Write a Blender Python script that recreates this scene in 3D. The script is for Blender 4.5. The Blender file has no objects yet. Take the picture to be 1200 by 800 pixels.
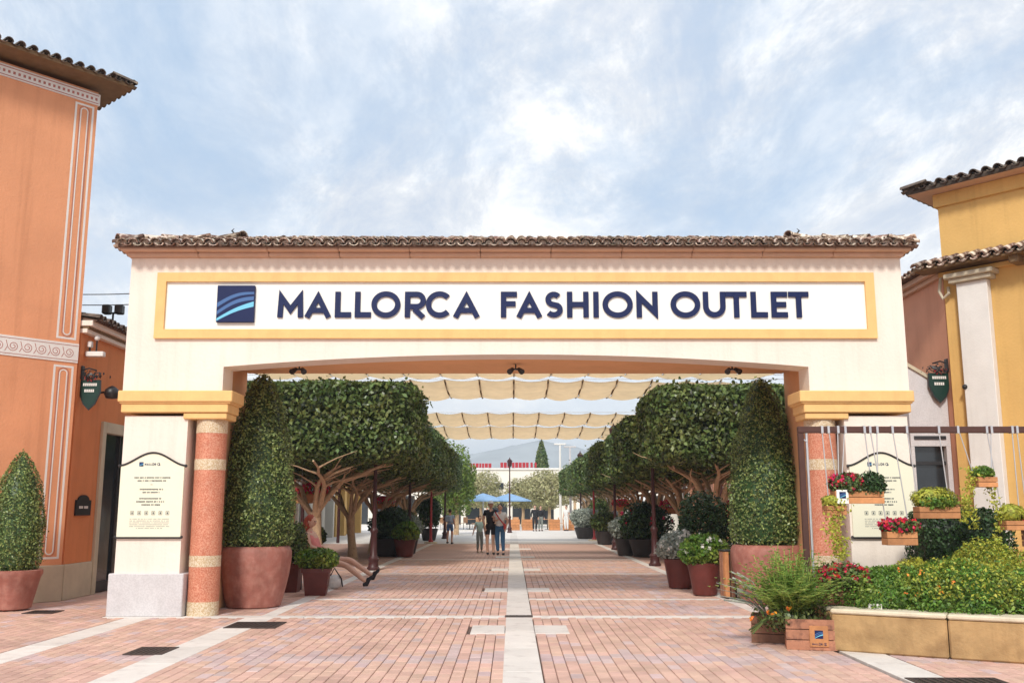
import bpy, bmesh, math, random
import numpy as np
from mathutils import Vector, Matrix
R = math.radians
PI = math.pi
S = bpy.context.scene
col = S.collection

# ------------------------------------------------------------------ camera
cam_d = bpy.data.cameras.new("camera")
cam_d.sensor_width = 36.0
cam_d.lens = 1120.0 / 1200.0 * 36.0
cam_d.clip_end = 8000
cam = bpy.data.objects.new("camera", cam_d)
col.objects.link(cam)
cam.location = (0, 0, 1.55)
cam.rotation_euler = (R(90) + math.atan(0.174), 0, 0)
S.camera = cam
S.render.resolution_x = 1024
S.render.resolution_y = 682

# ------------------------------------------------------------------ colour management
S.view_settings.view_transform = 'Standard'
S.view_settings.look = 'None'
S.view_settings.gamma = 1
S.view_settings.exposure = 0.36

# ------------------------------------------------------------------ sky and sun
SUN_EL, SUN_AZ = 39, 192          # azimuth: clockwise from +Y, so the sun stands behind the camera, a little left
w = bpy.data.worlds.new("World")
S.world = w
w.use_nodes = True
nt = w.node_tree
nt.nodes.clear()
N = nt.nodes.new
Lk = nt.links.new
out = N('ShaderNodeOutputWorld')
bg = N('ShaderNodeBackground')
bg.inputs['Strength'].default_value = 0.11
sky = N('ShaderNodeTexSky')
sky.sky_type = 'NISHITA'
sky.sun_disc = False
sky.sun_elevation = R(SUN_EL)
sky.sun_rotation = R(SUN_AZ)
sky.air_density = 1.0
sky.dust_density = 2.0
tc = N('ShaderNodeTexCoord')
sep = N('ShaderNodeSeparateXYZ')
Lk(tc.outputs['Generated'], sep.inputs[0])
zc = N('ShaderNodeMath'); zc.operation = 'MAXIMUM'; zc.inputs[1].default_value = 0.0
Lk(sep.outputs['Z'], zc.inputs[0])
za = N('ShaderNodeMath'); za.operation = 'ADD'; za.inputs[1].default_value = 0.30
Lk(zc.outputs[0], za.inputs[0])
dx = N('ShaderNodeMath'); dx.operation = 'DIVIDE'
dy = N('ShaderNodeMath'); dy.operation = 'DIVIDE'
Lk(sep.outputs['X'], dx.inputs[0]); Lk(za.outputs[0], dx.inputs[1])
Lk(sep.outputs['Y'], dy.inputs[0]); Lk(za.outputs[0], dy.inputs[1])
cmb = N('ShaderNodeCombineXYZ')
Lk(dx.outputs[0], cmb.inputs[0]); Lk(dy.outputs[0], cmb.inputs[1])
def sky_noise(scale, detail, rough, dist, rot=0.0, sc=(1, 1, 1), off=(0, 0, 0)):
    mp = N('ShaderNodeMapping')
    mp.inputs['Rotation'].default_value = (0, 0, rot)
    mp.inputs['Scale'].default_value = sc
    mp.inputs['Location'].default_value = off
    Lk(cmb.outputs[0], mp.inputs[0])
    n = N('ShaderNodeTexNoise')
    n.inputs['Scale'].default_value = scale
    n.inputs['Detail'].default_value = detail
    n.inputs['Roughness'].default_value = rough
    n.inputs['Distortion'].default_value = dist
    Lk(mp.outputs[0], n.inputs['Vector'])
    return n.outputs[0]
def ramp(src, stops, interp='LINEAR'):
    r = N('ShaderNodeValToRGB')
    r.color_ramp.interpolation = interp
    els = r.color_ramp.elements
    els[0].position, els[0].color = stops[0]
    els[1].position, els[1].color = stops[-1]
    for p, c in stops[1:-1]:
        e = els.new(p); e.color = c
    Lk(src, r.inputs[0])
    return r.outputs[0]
g1 = sky_noise(1.7, 15, 0.66, 0.35, 0.6, (1.0, 0.6, 1), (4.9, .6, 0))
cover = ramp(g1, [(0.33, (.05, .05, .05, 1)), (0.46, (.50, .50, .50, 1)), (0.54, (1, 1, 1, 1))])
g2 = sky_noise(3.6, 15, 0.72, 0.4, 0.6, (1, .6, 1), (7, 2, 0))
# thicker cloud is whiter, thin cloud greyer-blue; strength 0.11 below, so these are physical-sky values
shade = ramp(g2, [(0.38, (4.9, 5.5, 6.5, 1)), (0.48, (6.3, 6.6, 7.1, 1)), (0.57, (8.5, 8.5, 8.5, 1))])
base = N('ShaderNodeMix'); base.data_type = 'RGBA'
base.inputs[0].default_value = 0.80
Lk(sky.outputs[0], base.inputs[6]); base.inputs[7].default_value = (3.9, 5.2, 6.9, 1)
mixc = N('ShaderNodeMix'); mixc.data_type = 'RGBA'
Lk(cover, mixc.inputs[0]); Lk(base.outputs[2], mixc.inputs[6]); Lk(shade, mixc.inputs[7])
# pale haze near the horizon, all the way round
hz = N('ShaderNodeMapRange')
hz.inputs[1].default_value = 0.02; hz.inputs[2].default_value = 0.30
hz.inputs[3].default_value = 0.80; hz.inputs[4].default_value = 0.0
Lk(zc.outputs[0], hz.inputs[0])
mixh = N('ShaderNodeMix'); mixh.data_type = 'RGBA'
Lk(hz.outputs[0], mixh.inputs[0]); Lk(mixc.outputs[2], mixh.inputs[6]); mixh.inputs[7].default_value = (10.2, 10.2, 10.2, 1)
Lk(mixh.outputs[2], bg.inputs['Color'])
Lk(bg.outputs[0], out.inputs['Surface'])

sun_d = bpy.data.lights.new("sun", 'SUN')
sun_d.energy = 2.7
sun_d.angle = R(9.0)
sun_d.color = (1.0, 0.95, 0.87)
sun = bpy.data.objects.new("sun", sun_d)
col.objects.link(sun)
a = R(SUN_AZ); e = R(SUN_EL)
sd = Vector((math.sin(a) * math.cos(e), math.cos(a) * math.cos(e), math.sin(e)))
sun.rotation_euler = sd.to_track_quat('Z', 'Y').to_euler()
sun.location = (0, -20, 40)

# ------------------------------------------------------------------ materials
def srgb(r, g, b):
    f = lambda c: (c / 255 / 12.92) if c <= 10 else ((c / 255 + .055) / 1.055) ** 2.4
    return (f(r), f(g), f(b))
MATS = {}
def mat(name, c, rough=0.75, var=0.12, scale=3.0, bump=0.0, bscale=40.0, rnd=0.0, hue=0.0, spec=0.4,
        metal=0.0, trans=0.0, stain=0.0, c2=None, c2at=(.45, .55), c2scale=20.0, emit=None, coord='Object', rndobj=False):
    if name in MATS: return MATS[name]
    m = bpy.data.materials.new(name); m.use_nodes = True
    t = m.node_tree; n = t.nodes.new; l = t.links.new
    b = t.nodes['Principled BSDF']
    b.inputs['Roughness'].default_value = rough
    b.inputs['Metallic'].default_value = metal
    b.inputs['Specular IOR Level'].default_value = spec
    crd = n('ShaderNodeTexCoord')
    vec = crd.outputs['Object' if coord == 'World' else coord]
    if coord == 'World':
        vec = n('ShaderNodeNewGeometry').outputs['Position']
    cur = None
    rgb = n('ShaderNodeRGB'); rgb.outputs[0].default_value = (*c, 1); cur = rgb.outputs[0]
    if c2 is not None:
        nz = n('ShaderNodeTexNoise'); nz.inputs['Scale'].default_value = c2scale; nz.inputs['Detail'].default_value = 4
        l(vec, nz.inputs['Vector'])
        mr = n('ShaderNodeMapRange'); mr.inputs[1].default_value = c2at[0]; mr.inputs[2].default_value = c2at[1]
        l(nz.outputs[0], mr.inputs[0])
        mx = n('ShaderNodeMix'); mx.data_type = 'RGBA'
        l(mr.outputs[0], mx.inputs[0]); l(cur, mx.inputs[6]); mx.inputs[7].default_value = (*c2, 1)
        cur = mx.outputs[2]
    if var > 0:
        nz = n('ShaderNodeTexNoise'); nz.inputs['Scale'].default_value = scale; nz.inputs['Detail'].default_value = 8
        nz.inputs['Roughness'].default_value = .62
        l(vec, nz.inputs['Vector'])
        mr = n('ShaderNodeMapRange'); mr.inputs[1].default_value = .25; mr.inputs[2].default_value = .75
        mr.inputs[3].default_value = 1 - var; mr.inputs[4].default_value = 1 + var
        l(nz.outputs[0], mr.inputs[0])
        hs = n('ShaderNodeHueSaturation'); l(cur, hs.inputs['Color']); l(mr.outputs[0], hs.inputs['Value'])
        cur = hs.outputs[0]
    if stain > 0:
        mp = n('ShaderNodeMapping'); mp.inputs['Scale'].default_value = (3.2, 3.2, .16); l(vec, mp.inputs[0])
        nz = n('ShaderNodeTexNoise'); nz.inputs['Scale'].default_value = 1.6; nz.inputs['Detail'].default_value = 9
        nz.inputs['Roughness'].default_value = .68
        l(mp.outputs[0], nz.inputs['Vector'])
        mr = n('ShaderNodeMapRange'); mr.inputs[1].default_value = .5; mr.inputs[2].default_value = .78
        mr.inputs[3].default_value = 0; mr.inputs[4].default_value = stain
        l(nz.outputs[0], mr.inputs[0])
        mx = n('ShaderNodeMix'); mx.data_type = 'RGBA'; l(mr.outputs[0], mx.inputs[0]); l(cur, mx.inputs[6])
        mx.inputs[7].default_value = (c[0] * .55, c[1] * .5, c[2] * .45, 1)
        cur = mx.outputs[2]
    if rnd > 0 or hue > 0:
        gm = n('ShaderNodeNewGeometry'); oi = n('ShaderNodeObjectInfo')
        ad = n('ShaderNodeMath'); ad.operation = 'ADD'
        l(gm.outputs['Random Per Island'], ad.inputs[0]); l(oi.outputs['Random'], ad.inputs[1])
        wn = n('ShaderNodeTexWhiteNoise'); wn.noise_dimensions = '1D'
        l(ad.outputs[0], wn.inputs['W'])
        sp = n('ShaderNodeSeparateColor'); l(wn.outputs['Color'], sp.inputs[0])
        m1 = n('ShaderNodeMapRange'); m1.inputs[3].default_value = 1 - rnd; m1.inputs[4].default_value = 1 + rnd
        l(sp.outputs[0], m1.inputs[0])
        m2 = n('ShaderNodeMapRange'); m2.inputs[3].default_value = .5 - hue; m2.inputs[4].default_value = .5 + hue
        l(sp.outputs[1], m2.inputs[0])
        hs = n('ShaderNodeHueSaturation'); l(cur, hs.inputs['Color']); l(m1.outputs[0], hs.inputs['Value']); l(m2.outputs[0], hs.inputs['Hue'])
        cur = hs.outputs[0]
    l(cur, b.inputs['Base Color'])
    if bump > 0:
        nz = n('ShaderNodeTexNoise'); nz.inputs['Scale'].default_value = bscale; nz.inputs['Detail'].default_value = 6
        l(vec, nz.inputs['Vector'])
        bp = n('ShaderNodeBump'); bp.inputs['Strength'].default_value = bump; bp.inputs['Distance'].default_value = .01
        l(nz.outputs[0], bp.inputs['Height']); l(bp.outputs[0], b.inputs['Normal'])
    if trans > 0:
        tl = n('ShaderNodeBsdfTranslucent'); l(cur, tl.inputs['Color'])
        ms = n('ShaderNodeMixShader'); ms.inputs[0].default_value = trans
        l(b.outputs[0], ms.inputs[1]); l(tl.outputs[0], ms.inputs[2])
        l(ms.outputs[0], t.nodes['Material Output'].inputs['Surface'])
    if emit:
        b.inputs['Emission Color'].default_value = (*emit[0], 1); b.inputs['Emission Strength'].default_value = emit[1]
    MATS[name] = m
    return m

M = dict(
 cream=mat('cream render', (.81, .72, .63), .88, .07, .8, .5, 22, stain=.26),
 whitepl=mat('white panel paint', (.86, .85, .80), .7, .03, 2, .15, 90, stain=.04),
 yellow=mat('ochre yellow trim', (.80, .50, .20), .75, .08, 4, .25, 50, stain=.25),
 peach=mat('terracotta passage render', (.78, .43, .21), .85, .08, 1.5, .25, 50, stain=.2),
 orange=mat('orange render', (.71, .32, .165), .88, .13, .7, .5, 22, stain=.45),
 orange2=mat('deep orange render', (.64, .23, .085), .88, .12, 1.0, .5, 22, stain=.4),
 pink=mat('pink terracotta render', (.62, .30, .19), .85, .10, 1.3, .3, 45, stain=.3),
 ywall=mat('yellow ochre render', (.66, .41, .14), .88, .12, .9, .5, 22, stain=.38),
 plinth=mat('granite plinth', (.60, .58, .585), .8, .08, 5, .3, 120, c2=(.54, .52, .525), c2scale=40, stain=.15),
 stonebase=mat('limestone plinth', (.52, .46, .34), .85, .12, 3, .3, 60, stain=.25),
 redgran=mat('red granite', (.50, .155, .085), .55, .12, 5, .2, 120, c2=(.66, .33, .22), c2at=(.40, .68), c2scale=55),
 beigegran=mat('beige mosaic band', (.52, .37, .21), .6, .12, 5, .3, 80, c2=(.70, .60, .45), c2at=(.42, .60), c2scale=50),
 tile=mat('clay roof tile', (.19, .115, .08), .88, .25, 9, .3, 60, rnd=.5, hue=.02, c2=(.60, .51, .42), c2at=(.47, .60), c2scale=9),
 tiledark=mat('dark clay roof tile', (.10, .075, .06), .85, .25, 9, .3, 60, rnd=.4, hue=.02, c2=(.22, .17, .13), c2at=(.5, .66), c2scale=7),
 roofbase=mat('roof underlay', (.12, .07, .05), .9, .2, 6),
 mortar=mat('mortar', (.62, .55, .47), .9, .2, 8, .3, 60),
 cornice=mat('pale pink cornice stone', (.60, .40, .29), .85, .08, 3, .2, 50, stain=.25),
 soffit=mat('timber soffit', (.20, .13, .065), .8, .2, 5),
 navy=mat('navy blue letters', (.006, .014, .072), .5, .05, 3, spec=.25),
 navymid=mat('mid blue print', (.05, .13, .32), .5, .03, 3),
 cyan=mat('sky blue print', (.16, .52, .72), .5, .03, 3),
 board=mat('cream sign board', (.80, .77, .60), .55, .03, 2),
 ink=mat('grey green print', (.10, .11, .11), .7, .05, 9),
 inklight=mat('pale grey print', (.33, .33, .30), .7, .05, 9),
 iron=mat('black wrought iron', (.02, .02, .022), .45, .2, 8, spec=.5),
 darkred=mat('dark red painted metal', (.055, .016, .016), .45, .2, 8),
 redmetal=mat('red painted metal', (.42, .04, .05), .45, .15, 8),
 steel=mat('galvanised steel', (.55, .56, .58), .4, .1, 9, metal=.6),
 wood=mat('crate timber', (.38, .17, .10), .8, .3, 7, .4, 40, rnd=.15, c2=(.20, .09, .06), c2at=(.5, .68), c2scale=12),
 wooddark=mat('weathered crate timber', (.27, .13, .08), .8, .3, 7, .4, 40, rnd=.2),
 woodorange=mat('oiled orange timber', (.50, .22, .09), .75, .28, 7, .3, 40, rnd=.18),
 brownbeam=mat('brown painted beam', (.075, .03, .022), .6, .15, 7),
 glass=mat('dark shop glass', (.02, .025, .03), .12, .3, 3, spec=.6),
 black=mat('black paint', (.012, .012, .012), .5, .1, 8),
 white=mat('white paint', (.74, .72, .68), .75, .07, 2.5, .3, 40, stain=.2),
 terracotta=mat('glazed terracotta', (.32, .12, .09), .6, .25, 4, .4, 25, stain=.5, c2=(.42, .20, .155), c2at=(.42, .80), c2scale=9),
 potred=mat('dark red glazed pot', (.13, .03, .024), .4, .25, 5, .1, 30, stain=.3),
 potdark=mat('charcoal pot', (.035, .03, .03), .5, .2, 6),
 sand=mat('sandstone block', (.45, .285, .13), .9, .25, 2.5, .7, 30, stain=.5, c2=(.30, .18, .08), c2at=(.46, .7), c2scale=3.5),
 sandtop=mat('pale limestone coping', (.66, .57, .42), .85, .15, 5, .4, 40, stain=.25),
 bark=mat('pale tan bark', (.56, .39, .24), .9, .3, 9, .8, 25, c2=(.30, .20, .13), c2at=(.5, .7), c2scale=9),
 leafA=mat('ficus leaf', (.11, .17, .05), .38, 0, rnd=.85, hue=.025, spec=.5, trans=.32, c2=(.17, .20, .06), c2at=(.42, .68), c2scale=1.1),
 leafTop=mat('topiary leaf', (.20, .27, .085), .4, 0, rnd=.85, hue=.02, spec=.5, trans=.32, c2=(.23, .28, .085), c2at=(.45, .66), c2scale=2.2),
 leafB=mat('light green far leaf', (.16, .23, .045), .5, 0, rnd=.5, hue=.02, trans=.3),  # lighter green leaf colour of the far trees
 leafOlive=mat('olive leaf', (.42, .40, .21), .55, 0, rnd=.4, hue=.02, trans=.3),
 leafYel=mat('yellow green leaf', (.44, .45, .06), .5, 0, rnd=.4, hue=.02, trans=.3),
 leafG=mat('bright green leaf', (.13, .24, .035), .45, 0, rnd=.55, hue=.025, trans=.3, c2=(.24, .30, .05), c2at=(.45, .65), c2scale=2.0),
 leafSilver=mat('silvery leaf', (.38, .42, .36), .6, 0, rnd=.4, hue=.02, trans=.2),
 leafDark=mat('dark hedge leaf and core shade', (.035, .075, .022), .45, 0, rnd=.6, hue=.02, trans=.15),  # dark leaf of hedge and shrubs; also painted shade inside crowns and bushes
 fern=mat('fern blade', (.30, .42, .10), .5, 0, rnd=.5, hue=.03, trans=.35),
 flowR=mat('red petal', (.62, .02, .07), .6, 0, rnd=.45, hue=.02, trans=.2),
 flowO=mat('orange petal', (.8, .28, .03), .6, 0, rnd=.3, hue=.03, trans=.2),
 flowW=mat('white petal', (.8, .8, .75), .6, 0, rnd=.15, trans=.2),
 soil=mat('soil', (.05, .035, .025), .95, .3, 12, .6, 40),
 canvas=mat('tan shade cloth', (.84, .63, .38), .9, .10, 3, .2, 60, trans=.6),
 paver=mat('pink clay paver', (.61, .395, .315), .84, .15, 2.2, .35, 90, rnd=.10, hue=.008, stain=.18, c2=(.46, .29, .235), c2at=(.53, .75), c2scale=.9, coord='World'),
 paverlil=mat('lilac grey paver', (.55, .41, .39), .82, .13, 2.2, .35, 90, rnd=.11, hue=.012, c2=(.44, .33, .31), c2at=(.55, .75), c2scale=.9, coord='World'),
 slab=mat('pale granite slab', (.70, .65, .60), .8, .10, 1.5, .3, 120, c2=(.56, .50, .46), c2scale=5, c2at=(.54, .76), coord='World', rnd=.06),
 joint=mat('dark sanded joint', (.13, .085, .07), .95, .3, 12),
 plaza=mat('pale sunlit plaza paving', (.76, .71, .66), .85, .08, .6),  # pale paving with the open sunlight beyond the sails put into its colour
 rust=mat('rusty grate iron', (.06, .04, .035), .7, .3, 12),
 skin=mat('skin', (.60, .36, .26), .55, .06, 9),
 hairdark=mat('dark hair', (.03, .02, .015), .6, .2, 20),
 hairred=mat('red brown hair', (.30, .05, .02), .6, .2, 20),
 mount=mat('limestone mountain', (.36, .38, .38), .95, .30, .02, coord='Object'),
 green=mat('green enamel sign', (.004, .03, .02), .4, .1, 8),
 parablue=mat('light blue parasol cloth', (.30, .48, .72), .8, .1, 4, trans=.3),
 tablewood=mat('table timber', (.55, .30, .16), .7, .2, 6),
 farcream=mat('far cream render', (.74, .70, .62), .9, .06, .5),
 signred=mat('red sign print', (.38, .02, .03), .6, .1, 4),
)

# ------------------------------------------------------------------ mesh helpers
class MB:
    def __init__(s): s.v = []; s.f = []
    def add(s, vs, fs):
        o = len(s.v); s.v += [tuple(p) for p in vs]; s.f += [tuple(i + o for i in f) for f in fs]; return s
    def box(s, x0, x1, y0, y1, z0, z1, bev=0.0):
        if bev <= 0:
            vs = [(x, y, z) for x in (x0, x1) for y in (y0, y1) for z in (z0, z1)]
            return s.add(vs, [(0, 1, 3, 2), (4, 6, 7, 5), (0, 4, 5, 1), (2, 3, 7, 6), (0, 2, 6, 4), (1, 5, 7, 3)])
        b = min(bev, (x1 - x0) / 2.01, (y1 - y0) / 2.01, (z1 - z0) / 2.01)
        bm = bmesh.new(); bmesh.ops.create_cube(bm, size=1)
        for v in bm.verts:
            v.co = Vector(((x0 + x1) / 2 + v.co.x * (x1 - x0), (y0 + y1) / 2 + v.co.y * (y1 - y0), (z0 + z1) / 2 + v.co.z * (z1 - z0)))
        bmesh.ops.bevel(bm, geom=bm.edges[:], offset=b, segments=1, affect='EDGES')
        return s.bm(bm)
    def bm(s, bm):
        bm.verts.index_update()
        s.add([v.co[:] for v in bm.verts], [[v.index for v in f.verts] for f in bm.faces]); bm.free(); return s
    def prism(s, pts, axis, a0, a1):
        """extrude a 2-D outline; axis 'y': pts are (x,z); axis 'z': pts are (x,y); axis 'x': pts are (y,z)"""
        n = len(pts)
        def P(p, a):
            return (p[0], a, p[1]) if axis == 'y' else ((p[0], p[1], a) if axis == 'z' else (a, p[0], p[1]))
        vs = [P(p, a0) for p in pts] + [P(p, a1) for p in pts]
        fs = [tuple(range(n)), tuple(range(2 * n - 1, n - 1, -1))] + [(i, (i + 1) % n, n + (i + 1) % n, n + i) for i in range(n)]
        return s.add(vs, fs)
    def tube(s, pts, r, seg=8, cap=True):
        pts = [Vector(p) for p in pts]; n = len(pts)
        rs = r if isinstance(r, (list, tuple)) else [r] * n
        ref = None; rings = []
        for i, p in enumerate(pts):
            d = (pts[min(i + 1, n - 1)] - pts[max(i - 1, 0)]).normalized()
            if ref is None: ref = d.orthogonal().normalized()
            u = (ref - d * ref.dot(d))
            u = u.normalized() if u.length > 1e-6 else d.orthogonal().normalized()
            ref = u; v = d.cross(u)
            rings.append([p + (u * math.cos(2 * PI * k / seg) + v * math.sin(2 * PI * k / seg)) * rs[i] for k in range(seg)])
        vs = [q for rg in rings for q in rg]
        fs = [(i * seg + k, i * seg + (k + 1) % seg, (i + 1) * seg + (k + 1) % seg, (i + 1) * seg + k) for i in range(n - 1) for k in range(seg)]
        if cap: fs += [tuple(range(seg - 1, -1, -1)), tuple((n - 1) * seg + k for k in range(seg))]
        return s.add(vs, fs)
    def lathe(s, prof, seg=24, c=(0, 0, 0), ry=1.0, closed=True):
        vs = []; n = len(prof)
        for r, z in prof:
            for k in range(seg):
                t = 2 * PI * k / seg
                vs.append((c[0] + r * math.cos(t), c[1] + r * math.sin(t) * ry, c[2] + z))
        fs = [(i * seg + k, i * seg + (k + 1) % seg, (i + 1) * seg + (k + 1) % seg, (i + 1) * seg + k) for i in range(n - 1) for k in range(seg)]
        if closed: fs += [tuple(range(seg - 1, -1, -1)), tuple((n - 1) * seg + k for k in range(seg))]
        return s.add(vs, fs)
    def ball(s, c, r, seg=10, rings=7, sc=(1, 1, 1)):
        vs = [(c[0], c[1], c[2] - r * sc[2])]
        for i in range(1, rings):
            t = PI * i / rings
            for k in range(seg):
                q = 2 * PI * k / seg
                vs.append((c[0] + r * sc[0] * math.sin(t) * math.cos(q), c[1] + r * sc[1] * math.sin(t) * math.sin(q), c[2] - r * sc[2] * math.cos(t)))
        vs.append((c[0], c[1], c[2] + r * sc[2])); L = len(vs) - 1
        fs = [(0, 1 + (k + 1) % seg, 1 + k) for k in range(seg)]
        for i in range(rings - 2):
            o = 1 + i * seg
            fs += [(o + k, o + (k + 1) % seg, o + seg + (k + 1) % seg, o + seg + k) for k in range(seg)]
        o = 1 + (rings - 2) * seg
        fs += [(o + k, o + (k + 1) % seg, L) for k in range(seg)]
        return s.add(vs, fs)
    def mesh(s, name, m, smooth=False, off=(0, 0, 0)):
        me = bpy.data.meshes.new(name)
        vs = s.v if off == (0, 0, 0) else [(x - off[0], y - off[1], z - off[2]) for x, y, z in s.v]
        me.from_pydata(vs, [], s.f)
        me.validate()
        bm = bmesh.new(); bm.from_mesh(me); bmesh.ops.recalc_face_normals(bm, faces=bm.faces[:]); bm.to_mesh(me); bm.free()
        if smooth:
            me.polygons.foreach_set('use_smooth', [True] * len(me.polygons))
            try: me.set_sharp_from_angle(angle=R(40))
            except Exception: pass
        if m: me.materials.append(m)
        return me
    def build(s, name, m, parent=None, smooth=False, w=False, **kw):
        if name in ('small_print', 'pale_print', 'title_print', 'scroll_print', 'dentil_print', 'lettering', 'sign_lettering', 'blades'): kw.setdefault('kind', 'stuff')
        off = tuple(parent.location) if (w and parent) else (0, 0, 0)
        return link(name, s.mesh(name, m, smooth, off), parent, **kw)

def link(name, me, parent=None, kind=None, label=None, cat=None, group=None, loc=None, rot=None):
    o = bpy.data.objects.new(name, me); col.objects.link(o)
    if parent: o.parent = parent
    if kind: o['kind'] = kind
    if label: o['label'] = label
    if cat: o['category'] = cat
    if group: o['group'] = group
    if loc is not None: o.location = loc
    if rot is not None: o.rotation_euler = rot
    return o
def thing(name, label, cat, loc=(0, 0, 0), rz=0.0, group=None):
    o = bpy.data.objects.new(name, None); col.objects.link(o)
    o.empty_display_size = .2
    o.location = loc; o.rotation_euler = (0, 0, rz); o['label'] = label; o['category'] = cat
    if group: o['group'] = group
    return o
KIDS = {}
def copy_tree(root, loc, label, rz=None, group=None, sc=None):
    r = root.copy(); col.objects.link(r); r.location = loc; r['label'] = label
    if rz is not None: r.rotation_euler = (0, 0, rz)
    if sc is not None: r.scale = sc
    if group: r['group'] = group
    ch_of = {}
    for o in col.objects:
        if o.parent: ch_of.setdefault(o.parent.name, []).append(o)
    def rec(src, dst):
        for ch in ch_of.get(src.name, []):
            c = ch.copy(); col.objects.link(c); c.parent = dst; rec(ch, c)
    rec(root, r)
    return r
def recenter(o):
    """move a top-level mesh's origin to the base of its bounds"""
    me = o.data; n = len(me.vertices); a = np.empty(n * 3); me.vertices.foreach_get('co', a); a = a.reshape(-1, 3)
    c = (a.min(0) + a.max(0)) / 2; c[2] = a[:, 2].min(); a -= c
    me.vertices.foreach_set('co', a.ravel()); me.update(); o.location = Vector(o.location) + Vector(c)
    return o

# ---- leaves: many small bent faces
def np_mesh(name, V, F, m):
    me = bpy.data.meshes.new(name); me.vertices.add(len(V)); me.vertices.foreach_set('co', V.astype(np.float32).ravel())
    k = F.shape[1]; n = len(F)
    me.loops.add(n * k); me.loops.foreach_set('vertex_index', F.astype(np.int32).ravel())
    me.polygons.add(n); me.polygons.foreach_set('loop_start', np.arange(0, n * k, k, dtype=np.int32))
    try: me.polygons.foreach_set('loop_total', np.full(n, k, dtype=np.int32))
    except Exception: pass
    me.update(calc_edges=True); me.validate()
    if m: me.materials.append(m)
    return me
def leaf_arrays(P, Nrm, size, aspect=.55, spread=.9, seed=0, sj=.35):
    rg = np.random.default_rng(seed); n = len(P)
    d = Nrm + rg.normal(0, spread, (n, 3)); d /= np.linalg.norm(d, axis=1, keepdims=True) + 1e-9
    t = rg.normal(0, 1, (n, 3)); t -= d * (t * d).sum(1, keepdims=True); t /= np.linalg.norm(t, axis=1, keepdims=True) + 1e-9
    b = np.cross(d, t)
    s = size * (1 + rg.uniform(-sj, sj, (n, 1)))
    tip = P + t * s * .5; tail = P - t * s * .5
    a = P + b * s * aspect * .5 + d * s * .12; c = P - b * s * aspect * .5 + d * s * .12
    V = np.stack([tail, a, tip, c], 1).reshape(-1, 3)
    F = np.arange(4 * n).reshape(-1, 4)
    return V, F
def leaves(name, P, Nrm, size, m, parent=None, **kw):
    lk = {k: kw.pop(k) for k in list(kw) if k in ('kind', 'label', 'cat', 'group', 'loc')}
    if parent and name not in ('crown', 'foliage'): lk.setdefault('kind', 'stuff')
    V, F = leaf_arrays(P, Nrm, size, **kw)
    return link(name, np_mesh(name, V, F, m), parent, **lk)
def super_pts(n, a, p, seed, inner=.16, outer=.04, zmin=-1.0, lump=.05, lf=3.0):
    """points in the outer shell of a rounded box of half sizes a"""
    rg = np.random.default_rng(seed)
    d = rg.normal(0, 1, (n * 2, 3)) * np.array([a[0], a[1], a[2]]) ** .6
    if p >= 4:      # even cover of a boxy shape: points on the box faces
        ax = rg.choice(3, n * 2, p=np.array([a[1] * a[2], a[0] * a[2], a[0] * a[1]]) / (a[1] * a[2] + a[0] * a[2] + a[0] * a[1]))
        d = rg.uniform(-1, 1, (n * 2, 3)); d[np.arange(n * 2), ax] = np.where(rg.random(n * 2) < .5, -1, 1); d = d * np.array(a)
    d /= np.linalg.norm(d, axis=1, keepdims=True)
    A = np.array(a); r = (np.abs(d / A) ** p).sum(1) ** (-1 / p)
    q = d * r[:, None]
    ph = rg.uniform(0, 6, 6)
    lum = 1 + lump * (np.sin(q[:, 0] * lf + ph[0]) + np.sin(q[:, 1] * lf * 1.2 + ph[1]) + np.sin(q[:, 2] * lf * 1.3 + ph[2])) * .6
    k = 1 - inner * rg.random(len(q)) ** 1.5 + outer * rg.random(len(q))
    nn = np.sign(q) * (np.abs(q / A) ** (p - 1)) / A; nn /= np.linalg.norm(nn, axis=1, keepdims=True) + 1e-9
    q = q * (k * lum)[:, None]
    ok = q[:, 2] > zmin * a[2]
    return q[ok][:n], nn[ok][:n]
def blob_mb(a, p, seg=20, rings=12, k=.86):
    mb = MB(); mb.ball((0, 0, 0), 1, seg, rings)
    out_ = []
    for x, y, z in mb.v:
        r = ((abs(x / a[0]) ** p) + (abs(y / a[1]) ** p) + (abs(z / a[2]) ** p)) ** (-1 / p)
        out_.append((x * r * k, y * r * k, z * r * k))
    mb.v = out_
    return mb

# ------------------------------------------------------------------ SETTING: ground
CX = 0.06        # centre line of the gateway
g = MB(); g.add([(-2500, -200, -.05), (2500, -200, -.05), (2500, 3500, -.05), (-2500, 3500, -.05)], [(0, 1, 2, 3)])
g.build('ground', M['joint'], kind='structure')
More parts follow.
